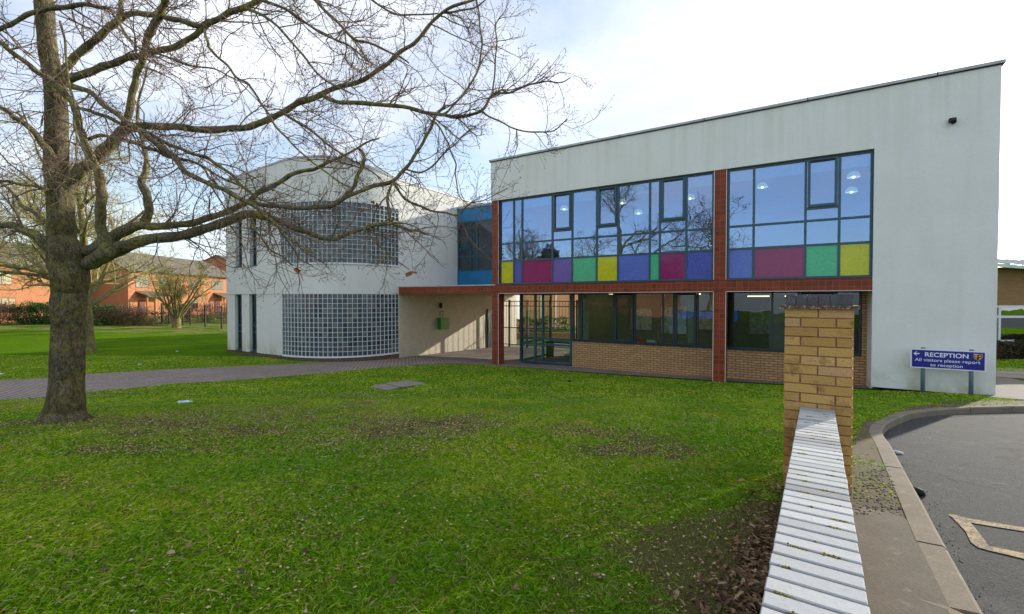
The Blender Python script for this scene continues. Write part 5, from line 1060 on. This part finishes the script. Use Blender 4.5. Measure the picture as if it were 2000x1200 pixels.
sm.build('roof_seams', M['metal'], rb)
rng = np.random.default_rng(5)
for i, dx in enumerate((-3.4, -1., 1.4, 3.8)):
    X_ = at(1965, 700, 19.6).x + dx; shrub('clipped_hedge', X_, 19.3, 1.4, .55, .42, M['leafd'], M['twig3'], ['clipped dark hedge under the classroom window, hidden end beside the white wall', 'clipped dark hedge directly under the white classroom window', 'clipped dark hedge right of the first under the classroom window', 'clipped dark hedge past the right edge under the classroom window'][i], n=5000, size=.045, group='hedge under the classroom window', tw=40, cat='hedge')
# ------------------------------------------------------------------ beyond the passage
bb = empty('brick_house', (2.5, 44., -.4), math.radians(52), 'sunlit brick building seen through the passage behind the gate', 'building')
q = MB(); q.box(-14, 14, 0, 6, 0, 6); q.build('wall', M['obrick'], bb)
f = MB()
for u in (-11, -8.2, -5.5, -2.9, .4, 3.1, 6., 9.): f.box(u, u + .14, -.05, -.001, 0, 4); 
f.box(-3.9, -2.6, -.06, -.002, 1., 3.6); f.build('white_posts', M['white'], bb)
rng = np.random.default_rng(8)
for i, (X_, Y_) in enumerate(((-3.6, 37.), (-1.2, 37.5), (1.2, 38.), (3.4, 38.))):
    shrub('hedge_shrub', X_, Y_, 1.4, .7, .75, M['leafg'], M['twig3'], ['green shrub behind the gate, left one', 'green shrub seen through the gate bars', 'green shrub behind the lobby glass', 'green shrub seen through the right half of the lobby'][i], n=2500, size=.06, group='shrubs behind the passage', tw=10)
lw2 = MB(); lw2.box(-9, 9, 0, .3, 0, .45); o = lw2.build('low_wall', M['obrick']); o.location = (0, 34., -.45); tag(o, 'low sunlit brick wall beyond the gate', 'wall')
# ------------------------------------------------------------------ things that stand behind the viewer and show in the windows
def mir(px, py, Z, v=RV):
    p = at(px, py, Z); dv = (p.x - O[0])*R[0] + (p.y - O[1])*R[1] - v; return Vector((p.x - 2*dv*R[0], p.y - 2*dv*R[1], p.z))
def mwall(name, pxa, pxb, ya, yb, Z, th, mat, lab, cat, dz=0):
    a, b = mir(pxa, 600, Z), mir(pxb, 600, Z); za = mir(pxa, yb, Z).z; zb2 = mir(pxa, ya, Z).z; d_ = (b-a); ln = d_.length; r_ = empty(name, (a.x, a.y, 0), math.atan2(d_.y, d_.x), lab, cat); MB().box(0, ln, 0, th, za, zb2).build('wall', mat, r_); return r_, ln, za, zb2
M['bluef'] = plain('hoarding_blue', (.01, .12, .55), .5)
r_, ln, za, zb2 = mwall('blue_hoarding', 1312, 1440, 607, 632, 44, .1, M['bluef'], 'blue site hoarding across the street seen reflected in the lower windows', 'fence'); bpy.data.objects[r_.children[0].name].name = 'boards'
pp = MB()
for k in range(9): pp.box(ln*k/8 - .05, ln*k/8 + .05, -.06, .16, -1.2, zb2 + .05)
pp.build('posts', M['dark'], r_)
mwall('street_wall', 1300, 1560, 633, 655, 43, .25, M['ybrick'], 'buff street wall below the blue hoarding, seen reflected', 'wall')
r_, ln, za, zb2 = mwall('shop_building', 985, 1300, 520, 655, 62, 6., M['obrick'], 'brick shop parade across the street reflected in the lobby glass', 'building')
aw = MB(); aw.box(0, ln, 2.3, -.01 if False else -1.2, 3.3, 3.6); aw.v = [(x, y, z) for x, y, z in aw.v]; aw.build('canopy', M['white'], r_)
w_ = MB()
for k in range(7):
    u = ln*(k + .2)/7; w_.box(u, u + ln/12, -.05, -.002, 4.4, 6.2); w_.box(u, u + ln/9, -.05, -.002, .2, 2.9)
w_.build('window', plain('shop_glass', (.12, .2, .22), .1, .6), r_)
rng = np.random.default_rng(91)
for i, (px, Z, w) in enumerate(((1095, 42, 2.2), (1145, 43, 2.2), (1190, 42, 2.))):
    p = mir(px, 600, Z); shrub('street_hedge', p.x, p.y, 2.3, 1.5, 1.25, M['leafg'], M['twig3'], ['green hedge across the street reflected at the left of the lower windows', 'green hedge across the street reflected in the second lower pane', 'green hedge across the street reflected before the opening pane'][i], n=4500, size=.07, group='hedge across the street', tw=10, cat='hedge')
for i, (px, Z, H, sp_) in enumerate(((1035, 66, 14, 6), (1150, 60, 13, 6.5), (1375, 46, 14, 7.), (1010, 58, 15, 6))):
    p = mir(px, 600, Z, 0.); gen_tree('street_tree', p.x, p.y, H, sp_, ['bare street tree reflected in the widest left pane', 'bare street tree reflected above the green panel', 'bare street tree reflected beside the red tiled column', 'bare street tree reflected in the narrow left panes'][i], .22, 40 + i, M['bark2'], M['twig3'], first=.25, nl=18, group='trees across the street', upright=.35, tw=2.2, tips=2)
p = mir(1062, 600, 62, 0.); rng = np.random.default_rng(3); er = empty('evergreen_tree', (p.x, p.y, g1(p.x, p.y)), 0, 'dark evergreen across the street reflected in the upstairs window', 'tree')
Vs = [leafcloud((rng.normal(0, .8), rng.normal(0, .8), z), 2600, 2.6*(1.05 - (z-3)/9.), 2.6*(1.05 - (z-3)/9.), 1.4, .13, z, .3) for z in (3, 4.3, 5.6, 6.9, 8.2)]
V, Fc = join(Vs); npmesh('crown', V, Fc, M['leafd'], er); MB().tube([(0, 0, -.2), (0, 0, 8)], [.25, .08], 8).build('trunk', M['bark2'], er)
# ------------------------------------------------------------------ grass, litter, leaves
rng = np.random.default_rng(123)
path_poly = pu + pl[::-1]; pave_poly = ed + [l2w(3.7, 0), l2w(3.7, 3), l2w(-8, 3), l2w(-13, 4), l2w(-13, -.1)]
slab_poly = [gnd(*p) for p in ((1690, 1010), (1735, 1003), (1772, 1018), (1786, 1050), (1858, 1215), (1900, 1330), (1640, 1330), (1650, 1150))]
dirt_poly = [gnd(*p) for p in ((1655, 900), (1672, 850), (1690, 822), (1712, 823), (1700, 845), (1735, 920), (1774, 1020), (1735, 1003), (1690, 1012), (1650, 1030), (1640, 960))]
road_full = kin_s + [(60, kin_s[-1][1]), (60, -20), (kin_s[0][0], -20)]
verge = [gnd(*p) for p in ((1760, 797), (1850, 786), (1935, 783), (2100, 784), (2100, 795), (1904, 799), (1767, 806))]
bp_poly = [gnd(*p) for p in ((1925, 778), (2000, 784), (2140, 794), (2140, 745), (2000, 728), (1946, 726), (1925, 725))]
def lawn_ok(X, Y, edge=True):
    ok = ~inside(path_poly, X, Y) & ~inside(pave_poly, X, Y) & ~inside(road_full, X, Y) & ~inside(slab_poly, X, Y)
    w = gw(X, Y); ok &= ~((np.abs(w) < .13) & (Y < Yend + .6)) & ~((np.abs(w) < .26) & (Y > Yend - .02) & (Y < Yend + .5))
    ok &= ~inside(dirt_poly, X, Y) | (rng.random(X.shape) < .07); ok &= ~inside(verge, X, Y) | (rng.random(X.shape) < .1)
    u = (X-O[0])*D[0] + (Y-O[1])*D[1]; v = (X-O[0])*R[0] + (Y-O[1])*R[1]; ok &= ~((v > -.04) & (v < 11) & (u > -13.2) & (u < 5.8)); ok &= ~((w > 0) & (Y < 3.2)) & ~inside(bp_poly, X, Y); return ok & ~inside(cover_poly, X, Y)
cover_px = [(722, 757), (772, 746), (800, 744), (834, 750), (790, 762), (755, 764)]
cover_poly = [gnd(*p) for p in cover_px]
def scatter(N, y0, y1, wide=1.25):
    u = rng.random(N); Y = y0 + (y1-y0)*u; X = rng.uniform(-1, 1, N)*Y*wide; return X, Y
SOILS = []
def blades(N, y0, y1, hmin, hmax, wmul):
    X, Y = scatter(N, y0, y1); k = rng.random(N) < Y/y1; X, Y = X[k], Y[k]; k = lawn_ok(X, Y); X, Y = X[k], Y[k]; s = soil(X, Y); k = rng.random(len(X)) > s*.72; X, Y, s = X[k], Y[k], s[k]
    n = len(X); Z = G(X, Y); a = rng.uniform(0, 6.283, n); h = rng.uniform(hmin, hmax, n)*(1 - .45*s)*(.65 + .7*fb(X, Y, .8, 9)); w = (.0019 + .00065*Y)*wmul; lean = rng.normal(0, 1.3, (n, 2))*h[:, None]; tx = np.cos(a)*w; ty = np.sin(a)*w
    p0 = np.stack([X - tx, Y - ty, Z - .003], -1); p1 = np.stack([X + tx, Y + ty, Z - .003], -1); p2 = np.stack([X + lean[:, 0]*.45 + tx*.6, Y + lean[:, 1]*.45 + ty*.6, Z + h*.65], -1); p3 = np.stack([X + lean[:, 0], Y + lean[:, 1], Z + h*.95], -1)
    SOILS.append(np.repeat(s, 4)); return np.stack([p0, p1, p2, p3], 1).reshape(-1, 3), np.arange(n*4).reshape(n, 4)
V, Fc = join([blades(330000, 1.7, 4.4, .010, .028, .75), blades(420000, 4.2, 9.5, .012, .032, .85), blades(380000, 9., 20, .016, .036, 1.2)])
def m_grass():
    m = NM('grass_blades', .9, .03); p = m.tc.outputs['Object']; a = m.ramp(m.isl(), [(0., (.11, .25, .008)), (.35, (.24, .44, .010)), (.68, (.40, .58, .02)), (.84, (.56, .54, .09)), (1., (.64, .52, .24))])
    b = m.mix(m.math('MULTIPLY', m.ramp(m.noise(.6, 5, .65), [(.42, 0.), (.60, 1.)]), .8), a, m.mix(1., a, (.52, .75, .8), 'MULTIPLY')); b = m.mix(m.math('MULTIPLY', m.ramp(m.noise(1.3, 4, .6), [(.5, 0.), (.7, 1.)]), .5), b, m.mix(1., b, (1.45, .98, .9), 'MULTIPLY')); b = m.mix(m.math('MULTIPLY', m.attr('soil'), .45), b, (.34, .30, .09)); m.col(b)
    t = m.n.new('ShaderNodeBsdfTranslucent'); m.l.new(b, t.inputs[0]); x = m.n.new('ShaderNodeMixShader'); x.inputs[0].default_value = .3; m.l.new(m.b.outputs[0], x.inputs[1]); m.l.new(t.outputs[0], x.inputs[2]); m.l.new(x.outputs[0], m.out.inputs[0]); return m.mat
tag(npmesh('grass', V, Fc, m_grass(), attr=np.concatenate(SOILS)), 'short green lawn grass with bare patches', 'grass', kind='stuff')
def octa(X, Y, Z, rx, ry, rz, az, tilt=.2):
    n = len(X); base = np.array([[1, 0, 0], [0, 1, 0], [-1, 0, 0], [0, -1, 0], [0, 0, 1], [0, 0, -1], [.62, .62, .35], [-.62, .62, .35], [-.62, -.62, .35], [.62, -.62, .35]], float)
    v = base[None]*np.stack([rx, ry, rz], -1)[:, None]; c, s = np.cos(az)[:, None], np.sin(az)[:, None]; x = v[..., 0]*c - v[..., 1]*s; y = v[..., 0]*s + v[..., 1]*c; V = np.stack([x + X[:, None], y + Y[:, None], v[..., 2] + v[..., 0]*tilt + Z[:, None]], -1)
    f = np.array([[0, 6, 4], [6, 1, 4], [1, 7, 4], [7, 2, 4], [2, 8, 4], [8, 3, 4], [3, 9, 4], [9, 0, 4], [0, 1, 6], [1, 2, 7], [2, 3, 8], [3, 0, 9], [1, 0, 5], [2, 1, 5], [3, 2, 5], [0, 3, 5]]); return V.reshape(-1, 3), (f[None] + (np.arange(n)*10)[:, None, None]).reshape(-1, 3)
def litter(N, y0, y1, size, thr):
    X, Y = scatter(N, y0, y1, 1.2); k = rng.random(N) < Y/y1; X, Y = X[k], Y[k]; k = lawn_ok(X, Y) & (gw(X, Y) < -.05); X, Y = X[k], Y[k]; s = soil(X, Y) + .9*np.clip(fb(X, Y, 1.6, 31) - .45, 0, 1)*2; s = (s*1.3 + .10)*np.clip(1.25 - (X - .2)*.28, .12, 1.2); k = rng.random(len(X)) < s*thr; X, Y = X[k], Y[k]; n = len(X)
    r_ = size*rng.uniform(.4, 1.2, n); return octa(X, Y, G(X, Y) + .010 + rng.uniform(0, .012, n), r_, r_*.6, r_*.55, rng.uniform(0, 6.28, n))
V, Fc = join([litter(17000, 1.8, 5., .0115, .50), litter(85000, 4.5, 11., .0135, .55), litter(26000, 9.5, 19, .018, .40)])
tag(npmesh('fallen_husks', V, Fc, m_leaf('husk', [(0., (.16, .095, .045)), (.4, (.34, .23, .12)), (.8, (.52, .39, .22)), (1., (.64, .52, .34))], .7, 0), smooth=True), 'pale brown seed husks strewn over the lawn', 'litter', kind='stuff')
n = 46; X, Y = scatter(n, 2.2, 9., .9); k = (gw(X, Y) < -.3) & lawn_ok(X, Y); X, Y = X[k], Y[k]; a_ = rng.uniform(0, 6.28, len(X)); tw_ = grow(np.stack([X, Y, G(X, Y) + .018], -1), np.stack([np.cos(a_), np.sin(a_), np.zeros(len(X))], -1), rng.uniform(.12, .5, len(X)), 7, .12); tw_[:, :, 2] = G(tw_[:, :, 0], tw_[:, :, 1]) + .020
V, Fc = tubes(tw_, np.full((len(tw_), 7), .0035)*np.linspace(1, .5, 7)[None], 5); tag(npmesh('fallen_twigs', V, Fc, plain('dry_twig', (.10, .07, .045), .9)), 'thin dry twigs fallen on the lawn', 'litter', kind='stuff')
# dead leaves: drift against the wall plus strays
def leaves(X, Y, Z, size, curl=.5):
    n = len(X); a = rng.uniform(0, 6.28, n); l = size*rng.uniform(.6, 1.2, n); w = l*rng.uniform(.28, .5, n); t = np.stack([np.cos(a), np.sin(a), rng.normal(0, .35, n)], -1)*l[:, None]; b = np.stack([-np.sin(a), np.cos(a), rng.normal(0, .35, n)], -1)*w[:, None]; c = np.stack([X, Y, Z], -1); up_ = np.array([0, 0, 1.])*(l*curl*rng.uniform(.1, .8, n))[:, None]
    P_ = [c - t, c - t*.3 + b + up_, c + t*.45 + b*.8 + up_, c + t, c + t*.45 - b*.8 + up_*.8, c - t*.3 - b + up_*.7, c - t*.3 + up_*.15, c + t*.45 + up_*.15]; V = np.stack(P_, 1).reshape(-1, 3); f = np.array([[0, 1, 6, 0], [6, 1, 2, 7], [7, 2, 3, 3], [0, 6, 5, 5], [6, 7, 4, 5], [7, 3, 4, 4]])
    tri = np.array([[0, 6, 1], [6, 7, 2], [6, 2, 1], [7, 3, 2], [0, 5, 6], [6, 5, 4], [6, 4, 7], [7, 4, 3]]); return V, (tri[None] + (np.arange(n)*8)[:, None, None]).reshape(-1, 3)
n = 4200; Y = rng.uniform(.9, 3.6, n); w = -.12 - np.abs(rng.normal(0, .15, n)); X = gx*Y + w/gp[0]; k = rng.random(n) < np.clip((3.3 - Y)/.9, .15, 1); X, Y = X[k], Y[k]
l1 = leaves(X, Y, G(X, Y) + .01 + rng.uniform(0, .035, len(X)), .021, .55); n = 150; X, Y = scatter(n, 1.9, 6, 1.); k = lawn_ok(X, Y) & (gw(X, Y) < 0); X, Y = X[k], Y[k]; l2_ = leaves(X, Y, G(X, Y) + .02, .028)
V, Fc = join([l1, l2_]); tag(npmesh('dead_leaves', V, Fc, m_leaf('dead_leaf', [(0., (.05, .03, .016)), (.5, (.15, .085, .045)), (.85, (.26, .165, .095)), (1., (.42, .31, .19))], .7, .1)), 'drift of brown dead leaves against the low wall', 'leaves', kind='stuff')
r_ = rng.uniform(.0018, .0045, len(MOSS)); V, Fc = octa(MOSS[:, 0], MOSS[:, 1], MOSS[:, 2], r_, r_, r_, rng.uniform(0, 6, len(MOSS))); npmesh('moss', V, Fc, m_leaf('moss', [(0., (.07, .075, .012)), (.5, (.20, .18, .03)), (1., (.34, .30, .08))], .9, 0), wl)
# gravel
n = 1500; cg = [gnd(*p) for p in ((1672, 925), (1735, 915), (1765, 985), (1770, 1012), (1700, 1008), (1665, 1010))]; x0_, x1_ = min(p[0] for p in cg), max(p[0] for p in cg); y0_, y1_ = min(p[1] for p in cg), max(p[1] for p in cg)
X = rng.uniform(x0_, x1_, n); Y = rng.uniform(y0_, y1_, n); k = inside(cg, X, Y); X, Y = X[k], Y[k]; r_ = rng.uniform(.004, .014, len(X)); V1 = octa(X, Y, G(X, Y) + .006, r_, r_*.8, r_*.6, rng.uniform(0, 6, len(X)))
# grit in the gutter
s = rng.uniform(L[-1]*.22, L[-1]*.92, 700); P1 = np.array([kpl(kout_s, q) for q in s]); off = np.abs(rng.normal(0, .06, 700)) + .01; tg = np.array([kpl(kout_s, q + .02) for q in s]) - P1; tg = nrm(tg); X = P1[:, 0] + tg[:, 1]*off; Y = P1[:, 1] - tg[:, 0]*off; r_ = rng.uniform(.002, .006, 700); V2 = octa(X, Y, G(X, Y) - .098, r_, r_*.8, r_*.6, rng.uniform(0, 6, 700))
V, Fc = join([V1, V2]); tag(npmesh('gravel', V, Fc, m_leaf('gravel', [(0., (.07, .07, .07)), (.5, (.16, .15, .14)), (1., (.32, .30, .26))], .9, 0)), 'loose grey gravel between wall and kerb and in the gutter', 'gravel', kind='stuff')
# concrete inspection cover in the lawn
cv = MB()
import itertools
def slab(pts, z0=.0, z1=.02):
    P_ = [gnd(*p) for p in pts]; cv.prism(P_[::-1] if False else P_, [g1(*p) - .05 for p in P_], [g1(*p) + z1 for p in P_])
slab([(722, 757), (748, 751), (781, 758), (756, 764)]); slab([(751, 750.5), (798, 744), (834, 751), (785, 757.5)])
import bmesh as _bm
o = cv.build('inspection_cover', M['cover']); b_ = _bm.new(); b_.from_mesh(o.data); _bm.ops.recalc_face_normals(b_, faces=b_.faces[:]); b_.to_mesh(o.data); b_.free(); tag(o, 'flat concrete cover slabs set in the lawn', 'cover')
# litter
x, y = gnd(361, 790); bt = empty('plastic_bottle', (x, y, g1(x, y) + .04), .5, 'clear crushed plastic bottle lying on the lawn', 'bottle'); MB().tube([(-.11, 0, 0), (-.10, 0, 0), (-.02, .003, .0), (.05, 0, 0), (.085, 0, 0), (.10, 0, 0)], [.02, .036, .031, .034, .016, .013], 12).build('bottle_body', plain('bottle_plastic', (.55, .68, .72), .15, .6, var=.4, scale=25), bt, True); MB().tube([(.10, 0, 0), (.12, 0, 0)], .016, 10).build('cap', M['white'], bt)
for i, (px, py, sz, lab) in enumerate(((273, 714, .06, 'white scrap of paper on the grass above the path'), (346, 688, .05, 'tiny white scrap far out on the grass'), (3, 733, .06, 'white scrap at the left edge beside the path'))):
    x, y = gnd(px, py); m_ = MB(); z = g1(x, y) + .02
    for k in range(3): a = k*2.1; m_.quad((x, y, z + .01), (x + sz*math.cos(a), y + sz*math.sin(a), z + .02), (x + sz*1.2*math.cos(a + .8), y + sz*1.2*math.sin(a + .8), z + .05), (x + sz*math.cos(a + 1.5), y + sz*math.sin(a + 1.5), z))
    tag(m_.build('paper_scrap', M['white']), lab, 'litter')
x, y = gnd(1787, 969, -.1); m_ = MB(); z = g1(x, y) - .1; m_.tube([(x - .05, y + .01, z + .02), (x - .01, y, z + .045), (x + .04, y - .01, z + .03), (x + .07, y - .01, z + .008)], [.02, .035, .03, .012], 8); tag(m_.build('rag', plain('black_rag', (.012, .012, .012), .8), None, True), 'crumpled black rag on the asphalt beside the kerb', 'litter')
x, y = gnd(1752, 886, -.1); z = g1(x, y) - .095; m_ = MB(); m_.tube([(x - .05, y + .06, z + .01), (x - .01, y, z + .014), (x + .02, y - .05, z + .012)], [.012, .018, .014], 6); tag(m_.build('paper_scrap', M['white'], None, True), 'rolled white paper lying in the gutter', 'litter')
x, y = gnd(1112, 748); m_ = MB(); z = g1(x, y) + .02; m_.tube([(x - .05, y, z), (x, y + .01, z + .03), (x + .05, y, z + .01)], [.02, .035, .015], 7); tag(m_.build('black_lump', M['dark'], None, True), 'small black lump on the lawn before the brick dado', 'litter')
# ------------------------------------------------------------------ sky, sun, camera
W = bpy.data.worlds.new('World'); S.world = W; W.use_nodes = True; t = W.node_tree; N = t.nodes; Lk = t.links
bg = N['Background']; bg.inputs['Strength'].default_value = .15
sky = N.new('ShaderNodeTexSky'); sky.sky_type = 'NISHITA'; sky.sun_disc = False; sky.sun_elevation = SUN_EL; sky.sun_rotation = math.atan2(SUN_AZ.x, SUN_AZ.y); sky.air_density = 1.; sky.dust_density = 1.; sky.ozone_density = 2.
class WN(NM):
    def __init__(s): s.t = t; s.n = N; s.l = Lk; s.tc = N.new('ShaderNodeTexCoord')
w = WN(); g = w.tc.outputs['Generated']; sx, sy, sz = w.sep(g)
zz = w.math('ADD', w.math('MAXIMUM', sz, 0.), .22); pv_ = w.comb(w.math('DIVIDE', sx, zz), w.math('DIVIDE', sy, zz), 3.1)
c1 = w.noise(1.15, 7, .58, vec=pv_, dist=.4); c2 = w.noise(.42, 4, .5, vec=pv_)
sd = w.math('ADD', w.math('ADD', w.math('MULTIPLY', sx, SUN.x), w.math('MULTIPLY', sy, SUN.y)), w.math('MULTIPLY', sz, SUN.z))   # toward the sun
tow = w.math('MULTIPLY_ADD', sd, .5, .5, clamp=True)
cov = w.math('ADD', w.math('ADD', w.math('MULTIPLY', c1, .75), w.math('MULTIPLY', c2, .35)), w.math('MULTIPLY', tow, .12)); cov = w.math('SUBTRACT', cov, w.math('MULTIPLY', w.math('SUBTRACT', 1., w.math('DIVIDE', sz, .22), clamp=True), .20))
mask = w.ramp(cov, [(.50, .36), (.70, 1.)])
cb_ = w.math('ADD', w.math('MULTIPLY', w.math('POWER', tow, 8.), .15), 3.62)
shade = w.math('MULTIPLY_ADD', w.ramp(c1, [(.38, 0.), (.62, 1.)]), .30, .80)
cb_ = w.math('MULTIPLY', cb_, shade)
cc_ = N.new('ShaderNodeVectorMath'); cc_.operation = 'SCALE'; cc_.inputs[0].default_value = (.95, .985, 1.06); Lk.new(cb_, cc_.inputs['Scale'])
col = w.mix(mask, sky.outputs[0], cc_.outputs[0]); Lk.new(col, bg.inputs['Color'])
sl_ = bpy.data.lights.new('sun', 'SUN'); sl_.energy = 2.9; sl_.angle = math.radians(.6); sl_.color = (1., .93, .80)
so = bpy.data.objects.new('sun', sl_); COL.objects.link(so); so.rotation_euler = SUN.to_track_quat('Z', 'Y').to_euler(); so.location = (10, 10, 20)
cam = bpy.data.cameras.new('camera'); co = bpy.data.objects.new('camera', cam); COL.objects.link(co); co.location = (0, 0, EZ); co.rotation_euler = (math.radians(90) - P, 0, 0)
cam.sensor_width = 36.; cam.lens = F/2000.*36.; cam.clip_start = .05; cam.clip_end = 2000.; S.camera = co
S.view_settings.view_transform = 'Standard'; S.view_settings.look = 'None'; S.view_settings.exposure = 1.04; S.view_settings.gamma = 1.
S.cycles.max_bounces = 8; S.cycles.transparent_max_bounces = 16; S.cycles.caustics_reflective = False; S.cycles.caustics_refractive = False
